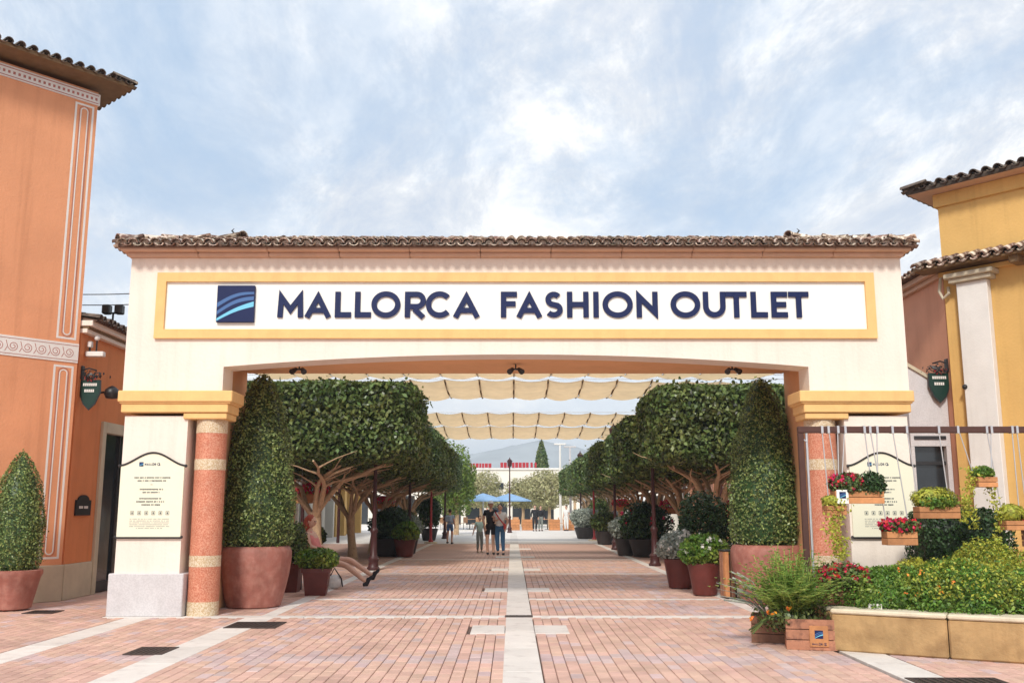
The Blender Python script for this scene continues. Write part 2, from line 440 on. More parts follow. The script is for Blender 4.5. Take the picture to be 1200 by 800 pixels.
# far paving sheet, plaza sheet
def paving_sheet_mat():
    m = bpy.data.materials.new('pink paver sheet'); m.use_nodes = True; t = m.node_tree; n = t.nodes.new; l = t.links.new
    b = t.nodes['Principled BSDF']; b.inputs['Roughness'].default_value = .85
    tc_ = n('ShaderNodeTexCoord'); mp = n('ShaderNodeMapping'); mp.inputs['Rotation'].default_value = (0, 0, R(90)); l(tc_.outputs['Object'], mp.inputs[0])
    br = n('ShaderNodeTexBrick'); br.inputs['Scale'].default_value = 1.0; br.inputs['Brick Width'].default_value = .25; br.inputs['Row Height'].default_value = .125
    br.inputs['Mortar Size'].default_value = .006; br.inputs['Color1'].default_value = (.61, .395, .315, 1); br.inputs['Color2'].default_value = (.54, .34, .27, 1)
    br.inputs['Mortar'].default_value = (.26, .17, .14, 1); l(mp.outputs[0], br.inputs[0])
    nz = n('ShaderNodeTexNoise'); nz.inputs['Scale'].default_value = .35; nz.inputs['Detail'].default_value = 6; l(tc_.outputs['Object'], nz.inputs[0])
    mr = n('ShaderNodeMapRange'); mr.inputs[1].default_value = .3; mr.inputs[2].default_value = .7; mr.inputs[3].default_value = .88; mr.inputs[4].default_value = 1.12; l(nz.outputs[0], mr.inputs[0])
    hs = n('ShaderNodeHueSaturation'); l(br.outputs[0], hs.inputs['Color']); l(mr.outputs[0], hs.inputs['Value']); l(hs.outputs[0], b.inputs['Base Color'])
    return m
psm = paving_sheet_mat()
PAV_END = 29.0
s_ = MB()
s_.add([(-40, -30, -.006), (40, -30, -.006), (40, 6.5, -.006), (-40, 6.5, -.006)], [(0, 1, 2, 3)])
s_.add([(-40, 6.5, -.006), (-9.2, 6.5, -.006), (-9.2, 43, -.006), (-40, 43, -.006)], [(0, 1, 2, 3)])
s_.add([(9.2, 6.5, -.006), (40, 6.5, -.006), (40, 43, -.006), (9.2, 43, -.006)], [(0, 1, 2, 3)])
s_.add([(-9.2, PAV_END, -.006), (9.2, PAV_END, -.006), (9.2, 43, -.006), (-9.2, 43, -.006)], [(0, 1, 2, 3)])
s_.add([(-12, 16.6, -.010), (12, 16.6, -.010), (12, PAV_END, -.010), (-12, PAV_END, -.010)], [])
s_.build('paved_ground', psm, kind='structure')
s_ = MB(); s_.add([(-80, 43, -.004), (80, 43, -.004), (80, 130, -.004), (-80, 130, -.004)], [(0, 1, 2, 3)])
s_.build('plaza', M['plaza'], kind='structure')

# pale granite slabs in the paving: (x0,x1,y0,y1)
strips = []
random.seed(3)
def slab_run(x0, x1, y0, y1, step, along='y'):
    a_ = y0 if along == 'y' else x0; b_ = y1 if along == 'y' else x1
    while a_ < b_ - .05:
        e_ = min(a_ + step, b_)
        strips.append((x0, x1, a_, e_) if along == 'y' else (a_, e_, y0, y1))
        a_ = e_
slab_run(-.09, .29, 6.5, 14.22, 1.55)
slab_run(-.09, .29, 14.42, 68, 1.8)
slab_run(-3.83, -3.41, 6.5, 14.22, 1.2)
slab_run(-3.66, -3.44, 14.46, 43, 1.5)
slab_run(-5.54, -5.16, 6.5, 14.22, 1.2)
slab_run(3.60, 4.02, 6.5, 14.22, 1.2)
slab_run(3.62, 3.84, 14.46, 43, 1.5)
slab_run(5.34, 5.70, 6.5, 14.22, 1.2)
slab_run(-5.9, -.09, 14.22, 14.46, 1.45, 'x')
slab_run(.29, 6.0, 14.22, 14.46, 1.45, 'x')
for yy, dyy in ((16.95, .16), (23.4, .2), (29.8, .2)):
    slab_run(-3.44, -.09, yy, yy + dyy, 1.1, 'x'); slab_run(.29, 3.62, yy, yy + dyy, 1.1, 'x')
for yy in (12.43, 18.5, 24.7, 31.0, 37.2):
    strips.append((-.53, -.09, yy, yy + .85)); strips.append((.29, .73, yy, yy + .85))
pav = bpy.data.objects.new('paving', None)
pb = MB(); pb.add([(-9.2, 6.5, -.03), (9.2, 6.5, -.03), (9.2, PAV_END, -.03), (-9.2, PAV_END, -.03)], [(0, 1, 2, 3)])
paving = pb.build('brick_paving', M['joint'], kind='structure')
for i, (x0, x1, y0, y1) in enumerate(strips):
    MB().box(x0 + .004, x1 - .004, y0 + .004, y1 - .004, -.03, .003 + .0004 * (i % 3), .003).build('slab', M['slab'], paving)
# brick pavers: 300 nearest as parts, the rest joined
PW, PL = .125, .25
def paver_geo(mb, x, y, w_, l_, dz=0.0):
    h = .0035; c = .006
    x0, x1, y0, y1 = x - w_ / 2 + h, x + w_ / 2 - h, y - l_ / 2 + h, y + l_ / 2 - h
    vs = [(x0, y0, -.03), (x1, y0, -.03), (x1, y1, -.03), (x0, y1, -.03),
          (x0, y0, -c + dz), (x1, y0, -c + dz), (x1, y1, -c + dz), (x0, y1, -c + dz),
          (x0 + c, y0 + c, dz), (x1 - c, y0 + c, dz), (x1 - c, y1 - c, dz), (x0 + c, y1 - c, dz)]
    fs = [(8, 9, 10, 11), (4, 5, 9, 8), (5, 6, 10, 9), (6, 7, 11, 10), (7, 4, 8, 11), (0, 1, 5, 4), (1, 2, 6, 5), (2, 3, 7, 6), (3, 0, 4, 7)]
    mb.add(vs, fs)
one = MB(); paver_geo(one, 0, 0, PW, PL); pm_a = one.mesh('paver', M['paver']); pm_b = one.mesh('paver', M['paverlil'])
rest = [MB(), MB()]
def lilac(x, y):
    yb = (y - 10.25) % 5.2
    if yb < .5: return random.random() < .85
    if abs(x) > 2.6 and abs(x) < 2.9: return random.random() < .5
    return random.random() < .07
cells = []
nx = int(18.4 / PW)
for i in range(nx):
    x = -9.2 + (i + .5) * PW
    off = (i % 2) * PL * .5
    y = 6.5 + off + PL / 2
    while y < PAV_END - PL / 2 + .01:
        skip = False
        for (x0, x1, y0, y1) in strips:
            if x0 - .01 <= x - PW / 2 and x + PW / 2 <= x1 + .01 and y0 - .01 <= y - PL / 2 and y + PL / 2 <= y1 + .01: skip = True; break
            if x0 < x < x1 and y0 < y < y1 and (x1 - x0 > .3 or y1 - y0 < .3): skip = True; break
        # hidden far corners are left to the sheet pattern
        if not skip: cells.append((x, y))
        y += PL
vis = [c for c in cells if c[1] > 8.95 and abs(c[0]) < c[1] * .53]
near = set(sorted(vis, key=lambda c: (c[1], abs(c[0])))[:300])
for c in cells:
    k = 1 if lilac(*c) else 0
    dz = random.uniform(-.0022, .0012)
    if c in near:
        link('paver', pm_b if k else pm_a, paving, loc=(c[0], c[1], dz))
    else:
        paver_geo(rest[k], c[0], c[1], PW, PL, dz)
rest[0].build('pink_pavers', M['paver'], paving, kind='stuff')
rest[1].build('lilac_pavers', M['paverlil'], paving, kind='stuff')

# drain covers and grates
def grate(x0, x1, y0, y1, label, n=9):
    t = thing('drain_grate', label, 'drain cover', ((x0 + x1) / 2, (y0 + y1) / 2, 0), group='iron grates set in the paving')
    hx, hy = (x1 - x0) / 2, (y1 - y0) / 2
    f = MB()
    for (a0, a1, b0, b1) in ((-hx, hx, -hy, -hy + .03), (-hx, hx, hy - .03, hy), (-hx, -hx + .03, -hy + .03, hy - .03), (hx - .03, hx, -hy + .03, hy - .03)):
        f.box(a0, a1, b0, b1, .001, .012)
    f.build('frame', M['rust'], t)
    MB().box(-hx + .03, hx - .03, -hy + .03, hy - .03, .001, .0055).build('pit_plate', M['black'], t)
    for i in range(n):
        x = -hx + .05 + (2 * hx - .1) * i / (n - 1)
        MB().box(x - .012, x + .012, -hy + .03, hy - .03, .0056, .011).build('bar', M['rust'], t)
grate(-3.78, -3.10, 12.95, 13.62, 'large square iron grate nearest the tall left pot', 11)
grate(-4.17, -3.75, 10.65, 11.2, 'small iron cover between the two pale strips in the left foreground', 7)
grate(-7.3, -6.85, 14.7, 15.12, 'small iron cover beside the conical bush in the far left', 7)
grate(3.62, 4.45, 8.75, 9.22, 'iron grate at the bottom right edge below the stone planter', 11)
grate(-.10, .30, 14.24, 14.44, 'narrow iron drain slot crossing the central pale strip', 7)

# ------------------------------------------------------------------ roof tiles
def tile_mesh(m, r=.074, L=.46, t=.014, seg=6):
    mb = MB(); V = []
    for (y, rr) in ((0, r), (L, r * .8)):
        for q in (rr, rr - t):
            for k in range(seg + 1):
                a_ = PI * k / seg
                V.append((math.cos(a_) * q, y, math.sin(a_) * q))
    n = seg + 1; F = []
    for k in range(seg):
        F.append((k, k + 1, 2 * n + k + 1, 2 * n + k)); F.append((n + k + 1, n + k, 3 * n + k, 3 * n + k + 1))
        F.append((k + 1, k, n + k, n + k + 1)); F.append((2 * n + k, 2 * n + k + 1, 3 * n + k + 1, 3 * n + k))
    mb.add(V, F); return mb
TILE = {}
def tile_roof(parent, p0, u, v, length, rows, sp, row, m, single=True, seed=0, trap=0.0, lift=.0):
    """tiles on a slope: p0 eave start, u along the eave, v up the slope (unit vectors), local to the parent"""
    u = Vector(u).normalized(); v = Vector(v).normalized(); nrm = u.cross(v).normalized()
    if nrm.z < 0: nrm = -nrm
    xx = v.cross(nrm)      # right-handed frame: x, y=v, z=n
    key = m.name
    if key not in TILE: TILE[key] = (tile_mesh(m).mesh('tile', m, True), tile_mesh(m))
    me, proto = TILE[key]
    rg = random.Random(seed); nc = int(length / sp); joined = MB(); pans = MB()
    for r_ in range(rows):
        for c in range(nc + 1):
            s = sp * (c + (length / sp - nc) / 2)
            ins = trap * r_ * row
            if s < ins - .02 or s > length - ins + .02: continue
            jit = rg.uniform(-.012, .012); ang = rg.uniform(-.035, .035)
            pos = Vector(p0) + u * (s + rg.uniform(-.008, .008)) + v * (r_ * row + jit - .05) + nrm * (.03 + .006 * r_ % .02 + lift + rg.uniform(0, .008))
            tilt = Matrix.Rotation(-.055 + rg.uniform(-.012, .012), 3, 'X') @ Matrix.Rotation(ang, 3, 'Z')
            B = Matrix((xx, v, nrm)).transposed() @ tilt
            if single:
                o = link('tile', me, parent, loc=pos); o.rotation_euler = B.to_euler()
            else:
                joined.add([B @ Vector(q) + pos for q in proto.v], proto.f)
            if c < nc:
                q0 = Vector(p0) + u * (s + sp / 2) + v * (r_ * row - .08) + nrm * (.028 + lift)
                B2 = Matrix((-xx, v, -nrm)).transposed()
                pans.add([B2 @ Vector((q[0] * .9, q[1], q[2] * .55)) + q0 for q in proto.v], proto.f)
    if not single: joined.build('cover_tiles', m, parent, True, kind='stuff')
    pans.build('channel_tiles', m, parent, True, kind='stuff')

# ------------------------------------------------------------------ GATEWAY
Y0 = 14.3
gate = thing('entrance_gateway', 'wide cream entrance arch with tiled roof and blue outlet lettering', 'gateway', (CX, Y0, 0))
# local coordinates: x from the centre, y from the front face
HW, HO = 5.92, 4.42
zs, zc_ = 3.65, 3.84
arc = []
hh = zc_ - zs; Rr = (HO * HO + hh * hh) / (2 * hh)
for i in range(33):
    x = -HO + 2 * HO * i / 32
    arc.append((x, zc_ - Rr + math.sqrt(Rr * Rr - x * x)))
pts = [(-HW, 3.28), (-HO, 3.28)] + arc + [(HO, 3.28), (HW, 3.28), (HW, 5.34), (-HW, 5.34)]
MB().prism(pts, 'y', 0, .5).build('front_wall', M['cream'], gate)
MB().box(-4.62, 4.62, .502, 2.1, 3.84, 5.33).build('ceiling_beam', M['peach'], gate)
# moulding round the rear opening, seen from below
MB().box(-HO - .0, HO + .0, .505, .56, 3.842, 3.845).v
for sx in (-1, 1):
    MB().box(min(sx * 4.64, sx * 5.86), max(sx * 4.64, sx * 5.86), .503, 2.1, 0, 5.32).build('side_wall', M['peach'], gate)
    a0, a1 = sorted((sx * 4.92, sx * 5.87))
    sh = MB().box(a0, a1, .03, .5, .61, 2.91).build('pillar_shaft', M['cream'], gate)
    a0, a1 = sorted((sx * 4.84, sx * 5.935))
    MB().box(a0, a1, -.02, .5, 0, .61, .012).build('pillar_plinth', M['plinth'], gate)
    a0, a1 = sorted((sx * 4.24, sx * 5.95))
    cp = MB().box(a0, a1, -.10, .56, 3.11, 3.279, .012).build('cornice_cap', M['yellow'], gate)
    a0, a1 = sorted((sx * 4.31, sx * 5.91))
    MB().box(a0, a1, -.05, .55, 2.955, 3.108, .012).build('cap_step', M['yellow'], cp)
    a0, a1 = sorted((sx * 4.27, sx * 5.93))
    MB().box(a0, a1, -.075, .555, 3.085, 3.13, .01).build('cap_bead', M['yellow'], cp)
    a0, a1 = sorted((sx * 4.33, sx * 4.98))
    MB().box(a0, a1, -.02, .5, 2.86, 2.953, .012).build('cap_step', M['yellow'], cp)
    # round column in red granite with mosaic bands
    cx = sx * 4.62; r = .225
    cl = MB().lathe([(r, .2), (r, 2.84)], 36, (cx, .25, 0)).build('column', M['redgran'], gate, True)
    for z0, z1, rr in ((0, .2, r + .004), (.70, .86, r + .004), (2.11, 2.27, r + .004), (2.66, 2.86, r + .004)):
        MB().lathe([(rr, z0), (rr, z1)], 36, (cx, .25, 0)).build('mosaic_band', M['beigegran'], cl, True)
# yellow frame and white panel
fx0, fx1, fz0, fz1, fb = -5.49, 5.48, 4.08, 5.10, .14
fr = MB()
fr.prism([(fx0, fz0), (fx1, fz0), (fx1 - fb, fz0 + fb), (fx0 + fb, fz0 + fb)], 'y', -.055, 0)
fr.prism([(fx0, fz1), (fx0 + fb, fz1 - fb), (fx1 - fb, fz1 - fb), (fx1, fz1)], 'y', -.055, 0)
fr.prism([(fx0, fz0), (fx0 + fb, fz0 + fb), (fx0 + fb, fz1 - fb), (fx0, fz1)], 'y', -.055, 0)
fr.prism([(fx1, fz0), (fx1, fz1), (fx1 - fb, fz1 - fb), (fx1 - fb, fz0 + fb)], 'y', -.055, 0)
fr.build('sign_frame', M['yellow'], gate)
MB().box(fx0 + fb - .01, fx1 - fb + .01, -.006, 0, fz0 + fb - .01, fz1 - fb + .01).build('sign_panel', M['whitepl'], gate)
# cornice under the eaves in short lengths with fine joints
x = -6.06
segs = 11
for i in range(segs):
    x0 = -5.95 + 11.9 * i / segs; x1 = -5.95 + 11.9 * (i + 1) / segs - .006
    MB().box(x0, x1, -.10, .3, 5.342, 5.405, .008).box(x0 - (.07 if i == 0 else 0), x1 + (.07 if i == segs - 1 else 0), -.22, .3, 5.407, 5.47, .01).build('cornice_stone', M['cornice'], gate)
for sx in (-1, 1):
    a0, a1 = sorted((sx * 5.93, sx * 6.01)); MB().box(a0, a1, .31, 2.2, 5.38, 5.468).build('cornice_stone', M['cornice'], gate)
# roof: hipped, ridge along x
ez, rz_, ey0, ey1, ex = 5.475, 5.88, -.29, 2.5, 6.03
ry = (ey0 + ey1) / 2; rx = ex - 1.35
rf = MB()
rf.add([(-ex, ey0, ez), (ex, ey0, ez), (ex, ey1, ez), (-ex, ey1, ez), (-rx, ry, rz_), (rx, ry, rz_),
        (-ex, ey0, ez - .03), (ex, ey0, ez - .03), (ex, ey1, ez - .03), (-ex, ey1, ez - .03)],
       [(0, 1, 5, 4), (1, 2, 5), (2, 3, 4, 5), (3, 0, 4), (6, 7, 1, 0), (7, 8, 2, 1), (8, 9, 3, 2), (9, 6, 0, 3), (9, 8, 7, 6)])
roof = rf.build('roof', M['roofbase'], gate)
vf = Vector((0, ry - ey0, rz_ - ez)); sl = vf.length
tile_roof(roof, (-ex, ey0, ez), (1, 0, 0), vf, 2 * ex, 4, .163, .385, M['tile'], True, 1, trap=.85)
tile_roof(roof, (ex, ey1, ez), (-1, 0, 0), (0, -vf.y, vf.z), 2 * ex, 4, .163, .385, M['tile'], False, 2, trap=.85)
ve = Vector((ex - rx, 0, rz_ - ez))
tile_roof(roof, (-ex, ey1, ez), (0, -1, 0), (ve.x, 0, ve.z), ey1 - ey0, 4, .163, .385, M['tile'], False, 3, trap=.95)
tile_roof(roof, (ex, ey0, ez), (0, 1, 0), (-ve.x, 0, ve.z), ey1 - ey0, 4, .163, .385, M['tile'], False, 4, trap=.95)
rid = MB(); pr = tile_mesh(M['tile'], .1)
rg = random.Random(8)
def ridge_line(a_, b_):
    a_, b_ = Vector(a_), Vector(b_); d = (b_ - a_); n = int(d.length / .36); d.normalize()
    sd_ = d.cross(Vector((0, 0, 1))).normalized(); up = sd_.cross(d)
    Bm = Matrix((sd_, d, up)).transposed()
    for i in range(n + 1):
        p = a_ + d * (i * .36) + up * (.035 + rg.uniform(0, .012))
        Bt = Bm @ Matrix.Rotation(-.04, 3, 'X') @ Matrix.Rotation(rg.uniform(-.04, .04), 3, 'Z')
        rid.add([Bt @ Vector(q) + p for q in pr.v], pr.f)
ridge_line((-rx, ry, rz_), (rx, ry, rz_))
for sx in (-1, 1):
    ridge_line((sx * ex, ey0, ez + .03), (sx * rx, ry, rz_ + .02)); ridge_line((sx * ex, ey1, ez + .03), (sx * rx, ry, rz_ + .02))
rid.build('ridge_tiles', M['tile'], roof, True, kind='stuff')
# mortar filling below the eave tiles
mo = MB()
nc = int(2 * ex / .163)
for c in range(nc + 1):
    s = -ex + .163 * (c + (2 * ex / .163 - nc) / 2)
    mo.lathe([(.058, 0), (.054, .05)], 8, (0, 0, 0)); k = len(mo.v) - 16
    for j in range(k, len(mo.v)):
        X_, Y_, Z_ = mo.v[j]; mo.v[j] = (s + X_, ey0 + .02 + Z_, ez + .022 + max(Y_, -.012))
mo.build('eave_mortar', M['mortar'], roof, kind='stuff')
for sx in (-1, 1):
    MB().tube([(sx * rx, ry, rz_ + .09), (sx * rx, ry, rz_ + .16), (sx * (rx + .05), ry - .02, rz_ + .22), (sx * (rx + .02), ry, rz_ + .26)], [.02, .015, .014, .006], 6).build('ridge_spike', M['iron'], roof)
# spotlights under the beam
for x in (-3.50, .0, 3.50):
    sp = MB().tube([(x, 1.0, 3.84), (x, 1.0, 3.76)], .012, 6).box(x - .05, x + .05, .96, 1.04, 3.745, 3.765).build('spotlight', M['iron'], gate)
    for s2 in (-1, 1):
        MB().tube([(x + s2 * .05, 1.0, 3.76), (x + s2 * .10, .90, 3.70)], [.03, .048], 10).build('lamp_head', M['iron'], sp)

# ---- lettering
TH = .082
def stroke(mb, pts, th, y0, y1, closed=False):
    P = [Vector((p[0], p[1])) for p in pts]; n = len(P); Lp = []; Rp = []
    for i in range(n):
        if closed: a_, b_ = P[i - 1], P[(i + 1) % n]; d1 = (P[i] - a_).normalized(); d2 = (b_ - P[i]).normalized()
        else:
            d1 = (P[i] - P[i - 1]).normalized() if i > 0 else (P[1] - P[0]).normalized()
            d2 = (P[i + 1] - P[i]).normalized() if i < n - 1 else d1
        n1 = Vector((-d1.y, d1.x)); n2 = Vector((-d2.y, d2.x)); m_ = (n1 + n2).normalized(); k = th / 2 / max(.35, m_.dot(n1))
        Lp.append(P[i] + m_ * k); Rp.append(P[i] - m_ * k)
    vs = []
    for y in (y0, y1):
        vs += [(q.x, y, q.y) for q in Lp] + [(q.x, y, q.y) for q in Rp]
    N2 = 2 * n; F = []
    rng = range(n) if closed else range(n - 1)
    for i in rng:
        j = (i + 1) % n
        F += [(i, j, n + j, n + i), (N2 + j, N2 + i, N2 + n + i, N2 + n + j), (j, i, N2 + i, N2 + j), (n + i, n + j, N2 + n + j, N2 + n + i)]
    if not closed: F += [(0, n, N2 + n, N2), (n - 1, N2 + n - 1, N2 + 2 * n - 1, 2 * n - 1)]
    mb.add(vs, F)
def arc2(cx, cz, rx_, rz, a0, a1, n=20):
    return [(cx + rx_ * math.cos(R(a0 + (a1 - a0) * i / n)), cz + rz * math.sin(R(a0 + (a1 - a0) * i / n))) for i in range(n + 1)]
def glyph(ch, x0, x1, z0, z1, th):
    """strokes of a geometric sans capital inside a box; returns [(points, closed)]"""
    h = th / 2; l, r_, b, t = x0 + h, x1 - h, z0 + h, z1 - h; cx, cz = (x0 + x1) / 2, (z0 + z1) / 2; H = z1 - z0
    if ch == 'M': return [([(l, z0), (l + (r_ - l) * .04, z1 - th * 1.0), (cx, z0 + H * .30), (r_ - (r_ - l) * .04, z1 - th * 1.0), (r_, z0)], 0)]
    if ch == 'A': return [([(x0 + th * .55, z0), (cx, z1 - th * .95), (x1 - th * .55, z0)], 0), ([(x0 + (x1 - x0) * .27, z0 + H * .27), (x1 - (x1 - x0) * .27, z0 + H * .27)], 0)]
    if ch == 'L': return [([(l, z1), (l, b), (x1, b)], 0)]
    if ch == 'O': return [(arc2(cx, cz, (x1 - x0) / 2 - h, H / 2 - h + .006, 0, 360, 40)[:-1], 1)]
    if ch == 'C': return [(arc2(cx + .02, cz, (x1 - x0) / 2 - h + .01, H / 2 - h + .006, 42, 318, 30), 0)]
    if ch == 'R':
        zb = z0 + H * .42; rr = (t - zb) / 2
        return [([(l, z0), (l, z1)], 0), ([(l, t)] + arc2(x1 - h - rr, zb + rr, rr, rr, 90, -90, 14) + [(l, zb)], 0), ([(l + (x1 - l) * .38, zb - h), (x1 - th * .45, z0)], 0)]
    if ch == 'F': return [([(l, z0), (l, t), (x1, t)], 0), ([(l, cz + .01), (x1 - .02, cz + .01)], 0)]
    if ch == 'E': return [([(x1, t), (l, t), (l, b), (x1, b)], 0), ([(l, cz), (x1 - .02, cz)], 0)]
    if ch == 'H': return [([(l, z0), (l, z1)], 0), ([(r_, z0), (r_, z1)], 0), ([(l, cz), (r_, cz)], 0)]
    if ch == 'I': return [([(cx, z0), (cx, z1)], 0)]
    if ch == 'N': return [([(l, z0), (l, z1 - th * .9), (r_, z0 + th * .9), (r_, z1)], 0)]
    if ch == 'T': return [([(x0, t), (x1, t)], 0), ([(cx, z0), (cx, t)], 0)]
    if ch == 'U':
        rr = (x1 - x0) / 2 - h; return [([(l, z1)] + arc2(cx, z0 + h + rr, rr, rr, 180, 360, 16) + [(r_, z1)], 0)]
    if ch == 'S':
        zt = (t + cz) / 2; zb2 = (b + cz) / 2; ra = (t - cz) / 2; rw = (x1 - x0) / 2 - h
        up = arc2(cx, zt, rw * .9, ra, 35, 250, 14); dn = arc2(cx, zb2, rw, ra, 70, -145, 14)
        return [(up + dn[1:], 0)]
    return []
def sign_text(items, z0, z1, th, parent, m, ysurf, depth, name='letter'):
    for ch, x0, x1 in items:
        mb = MB()
        for k, (p, cl) in enumerate(glyph(ch, x0, x1, z0, z1, th)):
            stroke(mb, p, th, ysurf - depth - .0016 * k, ysurf, bool(cl))
        mb.build(name, m, parent)
def pxX(px):      # measured letter edges, turned into metres on the face (fixed numbers)
    return (px - 600) * (14.3 * .9853 + 3.05 * .1714) / 1120 - CX
big = [('M', 303, 410), ('A', 413, 527), ('L', 540, 607), ('L', 622, 689), ('O', 690, 810), ('R', 828, 915), ('C', 912, 1020), ('A', 1025, 1140)]
items = [(c, pxX(240 + a_ / 3.529), pxX(240 + b_ / 3.529)) for c, a_, b_ in big]
big2 = [('F', 52, 110), ('A', 106, 203), ('S', 210, 275), ('H', 290, 368), ('I', 385, 404), ('O', 418, 527), ('N', 540, 617), ('O', 663, 770), ('U', 780, 861), ('T', 862, 938), ('L', 952, 1012), ('E', 1025, 1084), ('T', 1088, 1161)]
items += [(c, pxX(570 + a_ / 3.077), pxX(570 + b_ / 3.077)) for c, a_, b_ in big2]
sign_text(items, 4.405, 4.805, TH, gate, M['navy'], -.012, .024)
def wave_logo(parent, cx, cz, s, y, d, k=1):
    lg = MB().box(cx - s / 2, cx + s / 2, y - d, y, cz - s / 2, cz + s / 2, .004 * min(1, s * 2)).build('logo_tile', M['navy'], parent)
    def band(z0a, z1a, z0b, z1b, bow, m, lvl):
        n = 12; top = []; bot = []
        for i in range(n + 1):
            u = i / n; x = -s / 2 + .012 * s + s * .976 * u
            top.append((cx + x, cz + s * (z1a + (z1b - z1a) * u + bow * math.sin(PI * u))))
            bot.append((cx + x, cz + s * (z0a + (z0b - z0a) * u + bow * math.sin(PI * u))))
        mb = MB(); yy = y - d - .0015 * lvl
        mb.add([(p[0], yy, p[1]) for p in bot + top], [(i, i + 1, n + 2 + i, n + 1 + i) for i in range(n)])
        mb.build('wave', m, lg)
    band(-.10, .02, .26, .32, .10, M['navymid'], k); band(-.30, -.20, .10, .20, .10, M['navymid'], k); band(-.47, -.40, -.08, .06, .05, M['cyan'], k)
    return lg
wave_logo(gate, -4.27, 4.61, .57, -.006, .06)

# ------------------------------------------------------------------ information boards on the pillars
def info_board(x, label):
    t = thing('information_board', label, 'sign', (x, Y0 + .03, 1.12), group='information boards on the gateway pillars')
    W, H = .47, 1.05
    outl = [(-W, 0), (W, 0), (W, H)]
    top = [(W * (1 - 2 * i / 24), H + .19 * (.5 - .5 * math.cos(2 * PI * i / 24)) ** .9) for i in range(25)]
    MB().prism([(-W, 0), (W, 0)] + top, 'y', -.03, -.002).build('panel', M['board'], t)
    cr = MB().tube([(p[0] * 1.05, -.035, p[1]) for p in top], .014, 6)
    cr.ball((W * 1.05, -.035, H - .005), .024, 8, 6).ball((-W * 1.05, -.035, H - .005), .024, 8, 6)
    cr.build('top_rail', M['iron'], t)
    MB().tube([(-W * 1.04, -.035, .0), (W * 1.04, -.035, .0)], .014, 6).ball((W * 1.04, -.035, .01), .022, 8, 6).ball((-W * 1.04, -.035, .01), .022, 8, 6).build('bottom_rail', M['iron'], t)
    wave_logo(t, -.17, H + .02, .062, -.031, .004)
    # name beside the logo, letter by letter
    tb = MB(); xx = -.12
    for i, ch in enumerate('MALLORCA'):
        wch = .026 if ch != 'L' else .018
        for k, (p, cl) in enumerate(glyph(ch, xx, xx + wch, H + .004, H + .036, .0065)): stroke(tb, p, .0065, -.0335 - .0003 * k, -.031, bool(cl))
        xx += wch + .006
    tb.build('title_print', M['navy'], t)
    rg = random.Random(5); pr_ = MB(); lt = MB()
    def line(mb, cx, z, wid, hgt):
        x_ = cx - wid / 2
        while x_ < cx + wid / 2:
            w_ = rg.uniform(.008, .017)
            mb.box(x_, x_ + w_, -.0325, -.031, z + rg.uniform(0, hgt * .2), z + hgt)
            x_ += w_ + (.004 if rg.random() > .18 else .016)
    for z, wd in ((.86, .52), (.815, .42), (.69, .34), (.645, .25), (.555, .34), (.51, .42), (.465, .26)): line(pr_, 0, z, wd, .022)
    line(pr_, 0, .765, .03, .01)
    for i in range(6):
        cx = -.26 + i * .104; z = .33
        for q in ((-.026, .026, .0, .006), (-.026, .026, .048, .054), (-.026, -.021, .006, .048), (.021, .026, .006, .048), (-.010, .010, .012, .040)):
            pr_.box(cx + q[0], cx + q[1], -.0325, -.031, z + q[2], z + q[3])
    for k in range(6): line(lt, 0, .265 - k * .027, .58 - (.2 if k == 5 else 0), .012)
    pr_.build('small_print', M['ink'], t); lt.build('pale_print', M['inklight'], t)
    return t
info_board(-5.395 + CX, 'cream information board with curved top on the left gateway pillar')
info_board(5.42 + CX, 'cream information board with curved top on the right pillar behind hanging baskets')

# ------------------------------------------------------------------ tall corner buildings
# ---- left, orange; local x runs along the painted face towards the corner, y into the building
LB = thing('orange_building', 'tall orange building with white painted borders at the left edge', 'building', (-7.66, 16.66, 0), math.atan2(.75, .66))
MB().box(-9, 0, 0, 7, .58, 9.12).build('wall', M['orange'], LB)
MB().box(-9, .03, -.03, 7, 0, .6, .01).build('plinth', M['stonebase'], LB)
MB().box(-9, -.0, -.012, 0, 4.06, 4.40).build('frieze', M['white'], LB)
MB().box(-9, .03, -.03, 7.03, 8.86, 9.08, .006).build('upper_frieze', M['white'], LB)
# painted scrolls and dots (flat print, 2 mm proud)
redp = mat('faded red stencil paint', (.42, .16, .13), .8, .15, 9)
def ribbon(pts, th, y, m, name, parent, closed=False):
    mb = MB(); stroke(mb, pts, th, y - .002, y, closed); mb.build(name, m, parent)
sc = MB()
k = 0; x = -.16
while x > -2.6:
    cz = 4.23
    sp = [(x + (.085 - .065 * i / 26) * math.cos(R(200 + i * 24)), cz + (.085 - .065 * i / 26) * math.sin(R(200 + i * 24))) for i in range(27)]
    stroke(sc, sp, .010, -.0145, -.012)
    stroke(sc, [(x - .12, cz + .09), (x - .09, cz - .01), (x - .13, cz - .09)], .009, -.0150, -.012)
    x -= .235
stroke(sc, [(-2.7, 4.10), (0, 4.10)], .008, -.0155, -.012); stroke(sc, [(-2.7, 4.36), (0, 4.36)], .008, -.0155, -.012)
sc.build('scroll_print', redp, LB)
dn = MB(); x = -.02
while x > -3: dn.box(x - .045, x - .005, -.033, -.03, 8.94, 8.99); x -= .085
stroke(dn, [(-3, 8.89), (0, 8.89)], .014, -.034, -.03); stroke(dn, [(-3, 9.04), (0, 9.04)], .014, -.034, -.03)
dn.build('dentil_print', redp, LB)
